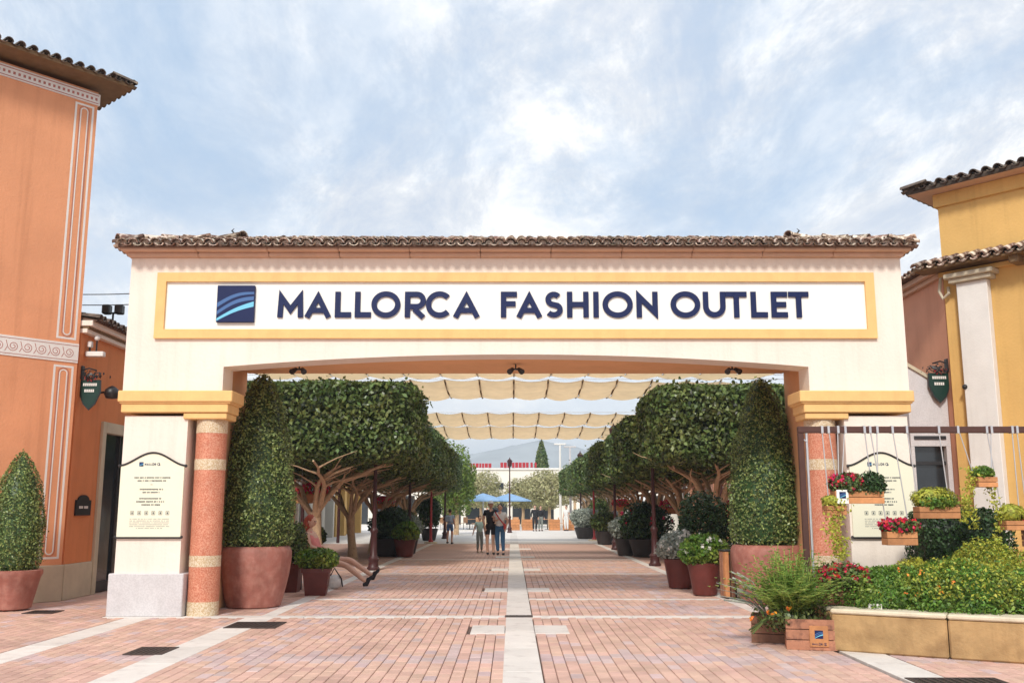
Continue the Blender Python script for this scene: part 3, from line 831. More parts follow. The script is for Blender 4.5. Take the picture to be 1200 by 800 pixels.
for (z0, z1) in ((.72, 3.98), (4.48, 8.80)):
    xa, xb = -.385, -.075
    ribbon([(xa, z0), (xb, z0), (xb, z1), (xa, z1)], .036, 0, M['white'], 'painted_border', LB, True)
    lp = []
    cx = (xa + xb) / 2; rr = .062
    lp = arc2(cx, z1 - .06 - rr, rr, rr, 0, 180, 10) + arc2(cx, z0 + .06 + rr, rr, rr, 180, 360, 10)
    ribbon(lp, .020, -.003, M['white'], 'painted_loop', LB, True)
    lp = arc2(cx, z1 - .05 - rr, rr + .026, rr + .026, 0, 180, 10) + arc2(cx, z0 + .05 + rr, rr + .026, rr + .026, 180, 360, 10)
    ribbon(lp, .009, -.0045, redp, 'painted_line', LB, True)
ov = .42
MB().box(-9, ov, -ov, 7 + ov, 9.215, 9.260).build('soffit', M['soffit'], LB)
MB().box(-9, ov + .01, -ov - .03, -ov, 9.22, 9.29).box(ov, ov + .03, -ov - .03, 7, 9.218, 9.288).build('fascia', M['soffit'], LB)
rfL = MB().add([(-9, -ov, 9.27), (ov, -ov, 9.27), (ov, 7 + ov, 9.27), (-9, 7 + ov, 9.27), (-9, 3.5, 10.03), (ov - 4.05, 3.5, 10.03)],
               [(0, 1, 5, 4), (1, 2, 5), (2, 3, 4, 5), (0, 4, 3), (3, 2, 1, 0)]).build('roof', M['roofbase'], LB)
sl = Vector((0, 4.05, .76))
tile_roof(rfL, (ov, -ov - .02, 9.27), (-1, 0, 0), sl, 5.0, 3, .2, .40, M['tiledark'], True, 11, trap=.9)
tile_roof(rfL, (ov + .02, 3, 9.27), (0, -1, 0), (-4.05, 0, .76), 3.5, 3, .2, .40, M['tiledark'], False, 12, trap=.9)

# ---- left low building
LL = thing('low_orange_shop', 'low deep orange shop wing with cream eaves beside the arch', 'building', (-7.66, 16.7, 0))
wl = MB()
# wall plane with a door opening y 1.45 .. 3.6
wl.box(-5, 0, .03, 1.12, .6, 4.62); wl.box(-5, 0, 1.12, 3.1, 2.98, 4.62); wl.box(-5, 0, 3.1, 5.3, .6, 4.62)
wl.build('wall', M['orange2'], LL)
MB().box(-5, .03, .03, 1.12, 0, .598, .01).box(-5, .03, 3.1, 5.33, 0, .598, .01).build('plinth', M['stonebase'], LL)
df = MB().box(-.12, .05, 1.12, 1.28, 0, 3.14, .006).box(-.12, .05, 2.94, 3.1, 0, 3.14, .006).box(-.12, .052, 1.28, 2.94, 2.94, 3.14, .006)
dd = df.build('door_frame', M['stonebase'], LL)
MB().box(-.10, -.07, 1.28, 2.94, .02, 2.94).build('glass', M['glass'], dd)
MB().box(-.07, -.03, 1.28, 1.34, 0, 2.94).box(-.07, -.03, 2.1, 2.16, 0, 2.94).box(-.07, -.031, 1.34, 2.1, .02, .2).build('door_rail', M['iron'], dd)
ev = MB().box(-5, .10, .03, 5.4, 4.62, 4.70, .008).box(-5, .20, .0, 5.5, 4.74, 4.84, .008)
ev.build('eave_moulding', M['cream'], LL)
MB().box(-5, .13, .03, 5.42, 4.70, 4.74).build('eave_shadow_gap', M['soffit'], LL)
rl = MB().add([(.26, .02, 4.85), (.26, 5.5, 4.85), (-2.4, 5.5, 5.35), (-2.4, .02, 5.35), (.26, .02, 4.83), (.26, 5.5, 4.83), (-5, 5.5, 4.83), (-5, .02, 4.83), (-5, 5.5, 4.86), (-5, .02, 4.86)],
              [(0, 1, 2, 3), (4, 5, 1, 0), (7, 6, 5, 4), (3, 2, 8, 9), (5, 6, 8, 2, 1), (0, 3, 9, 7, 4)]).build('roof', M['roofbase'], LL)
tile_roof(rl, (.26, .05, 4.86), (0, 1, 0), (-2.66, 0, .50), 5.4, 5, .2, .40, M['tiledark'], True, 21)
# bracket sign, lantern, plaque
def shield_sign(loc, label, face, mirror=1):
    t = thing('bracket_sign', label, 'sign', loc, group='green enamel shop signs on iron brackets')
    d = mirror
    MB().box(0 if d > 0 else -.03, .03 if d > 0 else 0, -.05, .05, .18, .42, .004).tube([(0, 0, .34), (d * .12, 0, .38), (d * .26, 0, .34)], .014, 6).build('bracket', M['iron'], t)
    sh = [(-.17, .16), (.17, .16), (.18, -.05), (.10, -.24), (0, -.34), (-.10, -.24), (-.18, -.05)]
    MB().prism([(d * .17 + x, z) for x, z in sh], 'y', -.02, .02).build('shield', M['green'], t)
    MB().prism([(d * .17 + x * 1.08, z * 1.08 - .003) for x, z in sh], 'y', -.014, .014).build('rim', M['iron'], t)
    pr2 = MB()
    for x0, x1, z in ((-.12, .10, .06), (-.09, .06, -.05)):
        x_ = x0
        while x_ < x1: pr2.box(d * .17 + x_, d * .17 + x_ + .026, -.0235, -.02, z, z + .05); x_ += .036
    pr2.build('lettering', M['white'], t)
    rg = np.random.default_rng(3); P = np.array([d * .17, 0, .24]) + rg.normal(0, 1, (90, 3)) * [.10, .04, .05]
    leaves('iron_leaves', P, P * 0 + [0, -1, 0], .06, M['iron'], t, seed=3)
    P = np.array([d * .17, -.03, .2]) + rg.normal(0, 1, (16, 3)) * [.07, .02, .03]
    leaves('red_ornament', P, P * 0 + [0, -1, 0], .045, M['signred'], t, seed=4)
    return t
shield_sign((-7.66, 16.86, 3.62), 'green shield shop sign with iron leaves on the orange wall', 0)
t = thing('globe_lamp', 'black round wall lamp right of the green shield sign on orange wall', 'lamp', (-7.66, 17.55, 3.64))
MB().tube([(0, 0, 0), (.2, 0, .02)], .02, 6).build('arm', M['iron'], t)
MB().lathe([(.03, -.11), (.10, -.10), (.135, -.02), (.12, .06), (.06, .11), (.02, .13)], 14, (.27, 0, 0)).build('shade', M['iron'], t, True)
t = thing('wall_bracket', 'small white bracket lamp under the cream eaves at left', 'lamp', (-7.64, 16.95, 4.26))
MB().box(0, .32, -.06, .06, -.04, .05, .01).build('arm', M['white'], t)
MB().box(.02, .09, -.045, .045, .13, .24, .01).ball((.17, 0, .3), .05).build('camera_head', M['white'], t, True)
MB().tube([(.05, 0, .05), (.05, 0, .16)], .02, 6).tube([(.17, 0, .05), (.17, 0, .28)], .015, 6).build('post', M['iron'], t)
t = thing('wall_plaque', 'small black arched plaque with white lettering on orange wall', 'sign', (-7.66, 17.28, 1.42))
W = .30
MB().prism([(-W, 0), (W, 0), (W, .27)] + [(W * .72 * math.cos(R(a_)), .27 + .09 * math.sin(R(a_)) * 1.0) for a_ in range(0, 181, 20)] + [(-W, .27)], 'x', .002, .03).build('plate', M['black'], t)
pb2 = MB(); x_ = -.18
for i in range(9):
    if i != 4: pb2.box(.03, .0325, x_, x_ + .028, .12, .165)
    x_ += .040
pb2.build('lettering', M['white'], t)
# things on the low roof
for i, (y, lb) in enumerate(((17.9, 'black twin floodlight on the low roof nearest the orange wall'), (19.5, 'black twin floodlight on the low roof nearest the arch'))):
    t = thing('roof_floodlight', lb, 'lamp', (-7.62, y, 4.95), group='floodlights on the low tiled roof')
    MB().tube([(0, 0, -.03), (0, 0, .28)], .02, 6).tube([(-.14, 0, .26), (.14, 0, .26)], .015, 6).build('post', M['iron'], t)
    for s2 in (-1, 1): MB().box(s2 * .12 - .075, s2 * .12 + .075, -.09, .07, .24, .42, .02).build('lamp_head', M['iron'], t)
for i, (z0, z1, lb) in enumerate(((5.42, 5.40, 'upper overhead cable between the orange building and arch'), (5.22, 5.2, 'lower overhead cable between the orange building and arch'))):
    p = [(-7.9 + 2.6 * k / 10, 17.2 - .8 * k / 10, z0 + (z1 - z0) * k / 10 - .05 * math.sin(PI * k / 10)) for k in range(11)]
    o = MB().tube(p, .009, 5).build('overhead_cable', M['iron'], label=lb, cat='cable', group='overhead cables at left'); recenter(o)

# ---- right, yellow tower with mid eave
RB = thing('yellow_building', 'tall yellow ochre building with white pilaster at the right edge', 'building', (7.72, 16.66, 0), -math.atan2(.75, .66))
MB().box(0, 9, 0, 7, 0, 7.14).build('wall', M['ywall'], RB)
MB().box(-.03, 9, -.03, 7, 0, .55, .01).build('plinth', M['stonebase'], RB)
pil = MB().box(.28, .80, -.16, 0, .552, 5.42, .01).build('pilaster', M['white'], RB)
MB().box(.18, .90, -.24, 0, 5.425, 5.50, .01).box(.12, .96, -.30, 0, 5.503, 5.59, .015).build('capital', M['stonebase'], pil)
MB().box(-.04, 9, -.10, 0, 5.60, 5.68).build('eave_moulding', M['ywall'], RB)
me_ = MB().add([(-.35, -.42, 5.74), (9, -.42, 5.74), (9, .0, 5.93), (-.35, .0, 5.93), (-.35, -.42, 5.70), (9, -.42, 5.70), (9, 0, 5.70), (-.35, 0, 5.70)],
               [(0, 1, 2, 3), (4, 5, 1, 0), (7, 6, 5, 4), (0, 3, 7, 4), (1, 5, 6, 2)]).build('lower_roof', M['soffit'], RB)
tile_roof(me_, (-.30, -.43, 5.75), (1, 0, 0), (0, .42, .19), 4.6, 1, .19, .4, M['tile'], True, 31)
for x in (1.25, 2.2): MB().box(x, x + .16, -.34, 0, 5.58, 5.70, .01).build('corbel', M['soffit'], RB)
MB().tube([(-.02, -.05, 5.62), (-.05, -.09, 5.35), (.02, -.12, 5.2), (.12, -.1, 5.28), (.1, -.06, 5.4)], .028, 8).build('scroll_bracket', M['stonebase'], RB, True)
ov = .36
MB().box(-ov, 9, -ov, 7 + ov, 7.145, 7.190).build('soffit', M['cornice'], RB)
MB().box(-ov - .03, 9, -ov - .03, -ov, 7.150, 7.230).box(-ov - .03, -ov, -ov, 7, 7.148, 7.228).build('fascia', M['tiledark'], RB)
MB().box(-.06, 9, -.06, 7, 6.9, 7.143, .01).build('cornice_band', M['ywall'], RB)
rfR = MB().add([(-ov, -ov, 7.210), (9, -ov, 7.210), (9, 7 + ov, 7.210), (-ov, 7 + ov, 7.210), (9, 3.5, 7.920), (3.5, 3.5, 7.920)],
               [(0, 1, 4, 5), (0, 5, 3), (3, 5, 4, 2), (1, 2, 4), (3, 2, 1, 0)]).build('roof', M['roofbase'], RB)
tile_roof(rfR, (-ov, -ov - .02, 7.210), (1, 0, 0), (0, 4, .71), 5.0, 3, .2, .40, M['tiledark'], True, 32, trap=.9)
tile_roof(rfR, (-ov - .02, 4, 7.210), (0, -1, 0), (4, 0, .71), 4.5, 3, .2, .40, M['tiledark'], False, 33, trap=.9)

# ---- right pink wing
RP = thing('pink_shop_wing', 'pink terracotta shop wing with tiled eave between arch and yellow tower', 'building', (7.74, 16.7, 0))
MB().box(0, 5, .03, 5.5, 0, 5.62).build('wall', M['pink'], RP)
MB().box(-.08, 5, .03, 5.55, 5.62, 5.70, .008).box(-.18, 5, .0, 5.6, 5.703, 5.80, .008).build('eave_moulding', M['cornice'], RP)
rp = MB().add([(-.26, .0, 5.81), (-.26, 5.6, 5.81), (2.4, 5.6, 6.25), (2.4, .0, 6.25), (5, 5.6, 5.82), (5, .0, 5.82)], [(0, 3, 2, 1), (3, 5, 4, 2), (0, 1, 4, 5), (1, 2, 4), (0, 5, 3)]).build('roof', M['roofbase'], RP)
tile_roof(rp, (-.27, 5.55, 5.82), (0, -1, 0), (2.66, 0, .44), 5.5, 5, .2, .40, M['tile'], True, 41)
shield_sign((7.74, 16.82, 3.74), 'green shield shop sign with iron leaves on the pink wall', 0, -1)
t = thing('side_wall_lamp', 'small black wall lamp on the yellow corner beside the green sign', 'lamp', (7.86, 16.50, 3.58))
MB().tube([(0, 0, 0), (-.06, -.14, .03)], .012, 6).build('arm', M['iron'], t); MB().ball((-.07, -.17, .02), .045).build('shade', M['iron'], t, True)
# low cream annex with a sloping top and dark window
AX = thing('cream_annex', 'low cream lean-to wall with sloping top beside the right pillar', 'building', (7.03, 16.9, 0))
an = MB()
an.prism([(0, 0), (.70, 0), (.70, 1.30), (.0, 1.30)], 'y', 0, 1.2)
an.prism([(0, 1.302), (.06, 1.302), (.06, 2.62), (0, 2.62)], 'y', 0, 1.2)
an.prism([(.62, 1.302), (.70, 1.302), (.70, 2.62), (.62, 2.62)], 'y', 0, 1.2)
an.prism([(0, 2.622), (.70, 2.622), (.70, 3.62), (0, 4.05)], 'y', 0, 1.2)
an.build('wall', M['plinth'], AX)
wnd = MB().box(.06, .62, .12, .16, 1.302, 2.62).build('window', M['glass'], AX)
MB().box(.06, .62, .06, .12, 2.3, 2.36).build('louvre', M['iron'], wnd); MB().box(.06, .62, -.02, .12, 2.74, 2.80).build('louvre', M['iron'], wnd)
MB().prism([(-.04, 4.075), (.74, 3.59), (.74, 3.66), (-.04, 4.14)], 'y', -.04, 1.2).build('coping', M['stonebase'], AX)

# ------------------------------------------------------------------ pots and clipped bushes
def topiary(loc, name, label, cat, prof, n, size, seed, m, group=None):
    """prof: [(radius, z)] local; leaves over the surface and a dark core with inner shade painted as its colour"""
    t = thing(name, label, cat, loc, group=group)
    core = MB().lathe([(max(.01, r - .07), z) for r, z in prof], 20); core.build('inner_growth', M['leafDark'], t)  # core coloured darker than the leaves to paint shade into the gaps
    rg = np.random.default_rng(seed)
    pr_ = np.array(prof); zz = pr_[:, 1]; rr = pr_[:, 0]
    # sample along arc length weighted by radius
    seg = np.hypot(np.diff(zz), np.diff(rr)); wgt = seg * (rr[1:] + rr[:-1]) / 2; c = np.concatenate([[0], np.cumsum(wgt)]); c /= c[-1]
    u = rg.random(n); z = np.interp(u, c, zz); r = np.interp(u, c, rr)
    th = rg.random(n) * 2 * PI
    lum = 1 + .035 * np.sin(th * 5 + z * 4) + .03 * np.sin(th * 9 - z * 7) + .035 * np.sin(z * 9 + th * 2)
    k = 1 - .18 * rg.random(n) ** 2
    stray = rg.random(n) < .05; k = np.where(stray, k + rg.uniform(.03, .14, n), k)
    P = np.stack([r * k * lum * np.cos(th), r * k * lum * np.sin(th), z + rg.normal(0, .015, n)], 1)
    dzdr = np.gradient(rr, zz + np.arange(len(zz)) * 1e-6); nz = -np.interp(z, zz, np.clip(dzdr, -3, 3))
    Nn = np.stack([np.cos(th), np.sin(th), nz], 1); Nn /= np.linalg.norm(Nn, axis=1, keepdims=True)
    leaves('foliage', P, Nn, size, m, t, seed=seed, spread=.75)
    MB().tube([(0, 0, -.15), (0, 0, .4)], .05, 8).build('stem', M['bark'], t)
    return t
def pot(loc, label, prof, m, group=None, seg=32, soil_z=None, lip=True):
    t = thing('planter_pot', label, 'pot', loc, group=group)
    MB().lathe(prof + [(prof[-1][0] - .04, prof[-1][1]), (prof[-1][0] - .07, prof[-1][1] - .09)], seg).build('vessel', m, t, True)
    r, z = prof[-1]
    MB().lathe([(r - .06, z - .08), (r - .062, z - .05)], seg).build('earth', M['soil'], t)
    return t
bigpot = [(.40, 0), (.43, .02), (.49, .25), (.545, .5), (.572, .72), (.575, .86), (.545, .93), (.515, .95)]
GP = 'large terracotta pots inside the arch'
pot((-4.14, 15.78, 0), 'large round terracotta pot at the left pillar inside the arch', bigpot, M['terracotta'], GP)
pot((4.30, 16.40, 0), 'large round terracotta pot at the right pillar behind the fern crates', [(r * 1.08, z) for r, z in bigpot], M['terracotta'], GP)
tp = [(.45, 0), (.56, .10), (.60, .35), (.605, .7), (.565, 1.1), (.51, 1.5), (.44, 1.88), (.355, 2.2), (.275, 2.45), (.185, 2.65), (.10, 2.77), (.01, 2.82)]
GT = 'tall clipped bushes growing in the large pots'
topiary((-4.14, 15.78, .92), 'clipped_bush', 'tall clipped conical bush in the left pot inside the arch', 'bush', tp, 15000, .046, 1, M['leafTop'], GT)
topiary((4.30, 16.40, .92), 'clipped_bush', 'tall clipped conical bush in the right pot inside the arch', 'bush', [(r * 1.03, z * 1.0) for r, z in tp], 15000, .046, 2, M['leafTop'], GT)
pot((-7.76, 15.25, 0), 'brown terracotta pot under the small clipped bush at the far left', [(.22, 0), (.30, .03), (.36, .3), (.40, .48), (.43, .54), (.43, .6), (.40, .61)], M['terracotta'])
topiary((-7.76, 15.25, .56), 'clipped_bush', 'small clipped egg-shaped bush in a pot at the far left', 'bush',
        [(.28, 0), (.37, .12), (.41, .4), (.40, .8), (.34, 1.2), (.25, 1.5), (.14, 1.72), (.05, 1.84), (.01, 1.87)], 9500, .038, 3, M['leafTop'])

# ------------------------------------------------------------------ avenue trees
def limb_net(seed, R0, H0, spread, top):
    """trunk with twisting limbs that spread flat below the crown"""
    rg = random.Random(seed); mb = MB()
    lean = rg.uniform(-.12, .12); lean2 = rg.uniform(-.08, .08)
    tr = [(0, 0, -.05), (lean * .2, lean2 * .2, .35), (lean * .7, lean2 * .6, H0 * .6), (lean, lean2, H0)]
    mb.tube(tr, [R0 * 1.5, R0 * 1.08, R0 * .95, R0 * 1.12], 10)
    nl = 7
    for i in range(nl):
        a_ = 2 * PI * i / nl + rg.uniform(-.3, .3); L = spread * rg.uniform(.7, 1.0)
        p = Vector((lean, lean2, H0 - rg.uniform(.02, .25))); pts = [p.copy()]; rs = [R0 * .62]
        steps = 6; ang = a_
        for k in range(1, steps + 1):
            u = k / steps; ang += rg.uniform(-.35, .35)
            p = p + Vector((math.cos(ang), math.sin(ang), 0)) * (L / steps) + Vector((0, 0, (top - H0) * (.32 if k < 3 else .10) + rg.uniform(-.03, .03)))
            pts.append(p.copy()); rs.append(R0 * (.55 - .38 * u))
            if k in (2, 3, 4, 5):
                q = p.copy(); b2 = ang + rg.choice((-1, 1)) * rg.uniform(.5, 1.1); sp = [q.copy()]; r2 = [R0 * (.36 - .2 * u)]
                for j in range(1, 5):
                    b2 += rg.uniform(-.3, .3)
                    q = q + Vector((math.cos(b2), math.sin(b2), 0)) * L * .13 + Vector((0, 0, .05 + rg.uniform(0, .06)))
                    sp.append(q.copy()); r2.append(R0 * (.30 - .18 * u) * (1 - .2 * j))
                mb.tube(sp, r2, 6)
        mb.tube(pts, rs, 7)
    return mb
def crown_tree(loc, label, half, ctr, n, size, seed, m, p=5, group=None, trunkR=.14, H0=1.45, cat='tree', name='clipped_tree', lump=.03):
    t = thing(name, label, cat, loc, group=group)
    limb_net(seed, trunkR, H0, max(half[0], half[1]) * .92, ctr[2] - half[2] + .15).build('trunk', M['bark'], t, True)
    P, Nn = super_pts(n, half, p, seed, inner=.15, outer=.03, lump=lump)
    P = P + np.array(ctr)
    rg = np.random.default_rng(seed + 5)
    # stray twigs hanging below and poking out of the clipped faces
    q = rg.random(len(P)) < .06; P[q] += rg.normal(0, .10, (q.sum(), 3))
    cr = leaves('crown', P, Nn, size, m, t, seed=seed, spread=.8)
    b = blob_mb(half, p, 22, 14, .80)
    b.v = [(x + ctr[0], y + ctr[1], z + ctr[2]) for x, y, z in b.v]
    b.build('inner_growth', M['leafDark'], cr)  # dark colour stands in for shade seen between the crown leaves
    return t
GL, GR = 'clipped trees lining the avenue on the left', 'clipped trees lining the avenue on the right'
ordn = ['first', 'second', 'third', 'fourth', 'fifth', 'sixth', 'seventh', 'eighth']
tl = crown_tree((-5.0, 25.3, 0), 'first clipped tree from the arch in the left row', (2.65, 2.05, 1.0), (-.1, 0, 3.66), 34000, .13, 31, M['leafA'], 8, GL)
for i, (x, y, rz, sc_) in enumerate(((-4.85, 29.8, 0, (.85, 1, .93)), (-4.9, 34.3, PI, (.87, 1, .91)), (-4.85, 39.2, 0, (.83, 1, .92)), (-4.9, 44.5, PI, (.85, 1, .90)), (-4.9, 50.0, 0, (.85, 1, .91)))):
    copy_tree(tl, (x, y, 0), ordn[i + 1] + ' clipped tree from the arch in the left row', rz, sc=sc_)
tr_ = crown_tree((5.3, 25.3, 0), 'first clipped tree from the arch in the right row', (1.85, 2.05, .99), (.1, 0, 3.62), 30000, .13, 47, M['leafA'], 7, GR)
for i, (x, y, rz, sc_) in enumerate(((5.25, 30.0, PI, (1, 1, .93)), (5.3, 35.0, 0, (.98, 1, .93)), (5.3, 40.5, PI, (1, 1, .92)), (5.25, 46.5, 0, (.97, 1, .92)), (5.3, 53.0, PI, (.98, 1, .92)), (5.25, 60.5, 0, (.97, 1, .92)), (5.3, 68.5, PI, (.97, 1, .92)))):
    copy_tree(tr_, (x, y, 0), ordn[i + 1] + ' clipped tree from the arch in the right row', rz, sc=sc_)

# ------------------------------------------------------------------ shade sails
def sail(idx, label, bands):
    t = thing('shade_sail', label, 'awning', (0, bands[0][0], 0), group='pleated shade sails across the avenue')
    yb = bands[0][0]; PWd = .98; n = 14; x0 = -n * PWd / 2 + .05
    rg = random.Random(idx)
    for (y0, y1, z0, z1) in bands:
        for i in range(n):
            xa = x0 + i * PWd + .01; xb = xa + PWd - .02; mb = MB(); nu, nv = 6, 8
            ss = rg.uniform(.06, .11)
            for v_ in range(nv + 1):
                for u_ in range(nu + 1):
                    fu, fv = u_ / nu, v_ / nv
                    z = z0 + (z1 - z0) * fv - .10 * math.sin(PI * fv) - ss * math.sin(PI * fu) * (.6 + .4 * fv) + .035 * math.sin(fv * PI * 4 + .3 * i)
                    y = y0 + (y1 - y0) * fv - yb + .06 * math.sin(PI * fu)
                    mb.v.append((xa + (xb - xa) * fu, y, z))
            W_ = nu + 1
            mb.f = [(v_ * W_ + u_, v_ * W_ + u_ + 1, (v_ + 1) * W_ + u_ + 1, (v_ + 1) * W_ + u_) for v_ in range(nv) for u_ in range(nu)]
            mb.build('cloth_panel', M['canvas'], t, True)
        for i in range(n + 1):
            x = x0 + i * PWd
            MB().tube([(x, y0 - yb - .05, z0 + .01), (x, (y0 + y1) / 2 - yb, (z0 + z1) / 2 - .09), (x, y1 - yb + .05, z1 + .01)], .028, 6).build('batten', M['soffit'], t)
        for y, z in ((y0, z0), (y1, z1)):
            MB().tube([(x0 - .9, y - yb, z + .05), (x0 + n * PWd + .9, y - yb, z + .05)], .012, 5).build('steel_cable', M['steel'], t)
    for sx in (-1, 1):
        for y in (bands[0][0], bands[-1][1]):
            MB().tube([(sx * 7.85, y - yb, 0), (sx * 7.85, y - yb, 5.15)], [.07, .05], 10).build('mast', M['darkred'], t, True)
sail(1, 'nearer pleated tan shade sail just beyond the arch', [(23.4, 26.1, 5.16, 5.12), (26.9, 30.0, 5.10, 4.96)])
sail(2, 'farther pleated tan shade sail low over the avenue', [(36.4, 39.7, 5.10, 4.95), (40.5, 44.0, 4.93, 4.70)])

# ------------------------------------------------------------------ lamp posts
def lamp_post(loc, label, m):
    t = thing('lamp_post', label, 'street lamp', loc, group='cast iron lamp posts along the avenue')
    MB().lathe([(.16, 0), (.17, .05), (.13, .10), (.12, .22), (.15, .28), (.085, .36), (.075, .9), (.10, .95), (.10, 1.0), (.06, 1.06)], 14).build('base', m, t, True)
    MB().lathe([(.056, 1.05), (.045, 2.6), (.06, 2.63), (.06, 2.68), (.042, 2.72), (.036, 4.05), (.06, 4.1), (.03, 4.16)], 12).build('shaft', m, t, True)
    ln = MB().lathe([(.08, 4.16), (.13, 4.2), (.16, 4.5), (.19, 4.52), (.10, 4.62), (.03, 4.68), (.02, 4.76)], 8).build('lantern', m, t)
    MB().lathe([(.126, 4.23), (.158, 4.49)], 8).build('pane', M['board'], ln)
    return t
lp = lamp_post((-3.51, 24.8, 0), 'dark red lamp post nearest the arch on the left', M['darkred'])
for x, y, lb in ((-3.5, 33.2, 'second lamp post on the left behind the planters'), (-3.45, 50.0, 'far left lamp post behind the person in blue'),
                 (3.88, 26.6, 'dark lamp post nearest the arch on the right'), (3.9, 36.8, 'second lamp post on the right with its lantern above the trees'), (3.9, 55.0, 'farthest lamp post on the right'),
                 (-.15, 62.0, 'lamp post in the middle of the plaza behind the couple')):
    copy_tree(lp, (x, y, 0), lb)
def red_post(loc, label):
    t = thing('red_post', label, 'post', loc, group='slim red posts along the avenue')
    MB().lathe([(.30, 0), (.30, .04), (.28, .06)], 16).build('base_plate', M['sandtop'], t)
    MB().lathe([(.11, .06), (.11, .12), (.06, .18), (.055, .8), (.075, .84), (.05, .9), (.045, 2.5)], 12).build('pole', M['redmetal'], t, True)
red_post((-3.63, 43.6, 0), 'slim red post on a round pale base at left')
red_post((3.96, 46.9, 0), 'slim red post on the right beyond the dark planters')

# ------------------------------------------------------------------ planters along the avenue
def plant(loc, label, r, h, m, n=1400, size=.07, seed=0, flowers=None, name='potted_plant', nfl=60, group=None, cat='plant', blade=False, fm=None, sq=(1, 1)):
    t = thing(name, label, cat, loc, group=group)
    rg = np.random.default_rng(seed)
    P, Nn = super_pts(n, (r * sq[0], r * sq[1], h / 2), 2.1, seed, inner=.55, outer=.18, zmin=-.85, lump=.14, lf=3 / r)
    P[:, 2] += h / 2
    leaves('foliage', P, Nn, size, m, t, seed=seed, spread=.9)
    st = MB()
    for k in range(6):
        a_ = rg.random() * 2 * PI
        st.tube([(0, 0, -.04), (math.cos(a_) * r * .3, math.sin(a_) * r * .3, h * .4), (math.cos(a_) * r * .55, math.sin(a_) * r * .55, h * .75)], [.012, .009, .004], 5)
    st.build('stems', M['bark'], t, kind='stuff')
    if flowers:
        F, Fn = super_pts(nfl * 5, (r * 1.02 * sq[0], r * 1.02 * sq[1], h / 2 * 1.05), 2.1, seed + 9, inner=.05, outer=.06, zmin=-.3, lump=.14, lf=3 / r)
        c = F[rg.integers(0, len(F), nfl)]
        FF = np.repeat(c, 7, axis=0) + rg.normal(0, size * .28, (len(c) * 7, 3)); FF[:, 2] += h / 2
        leaves('flowers', FF, np.repeat(c, 7, axis=0), fm or size * .75, flowers, t, seed=seed + 2, spread=.6, aspect=.8)
    return t
def square_pot(loc, label, wd, ht, m, rz=0, group=None):
    t = thing('square_planter', label, 'planter', loc, rz, group=group)
    a_, b_ = wd * .38, wd * .5
    mb = MB().add([(-a_, -a_, 0), (a_, -a_, 0), (a_, a_, 0), (-a_, a_, 0), (-b_, -b_, ht), (b_, -b_, ht), (b_, b_, ht), (-b_, b_, ht)],
                  [(3, 2, 1, 0), (0, 1, 5, 4), (1, 2, 6, 5), (2, 3, 7, 6), (3, 0, 4, 7), (4, 5, 6, 7)])
    mb.build('vessel', m, t)
    b2 = b_ + .012
    rm = MB()
    for q in ((-b2, b2, -b2, -b2 + .035), (-b2, b2, b2 - .035, b2), (-b2, -b2 + .035, -b2 + .035, b2 - .035), (b2 - .035, b2, -b2 + .035, b2 - .035)): rm.box(*q, ht - .06, ht + .006)
    rm.build('rim', m, t)
    return t
spot = [(-3.50, 17.85, 'square dark red planter in front of the seated person'), (-4.02, 18.3, 'dark red planter half hidden behind the left terracotta pot')]
square_pot((-3.55, 17.85, 0), spot[0][2], .48, .47, M['potred'], .1)
plant((-3.55, 17.85, .44), 'leafy green plant in the square planter by the seated person', .31, .40, M['leafG'], 2200, .065, 5)
square_pot((-4.18, 18.5, 0), spot[1][2], .42, .5, M['potred'], .0)
plant((-4.2, 18.6, .46), 'tall dark green shrub between the left pot and seated person', .27, .80, M['leafA'], 2600, .07, 6)
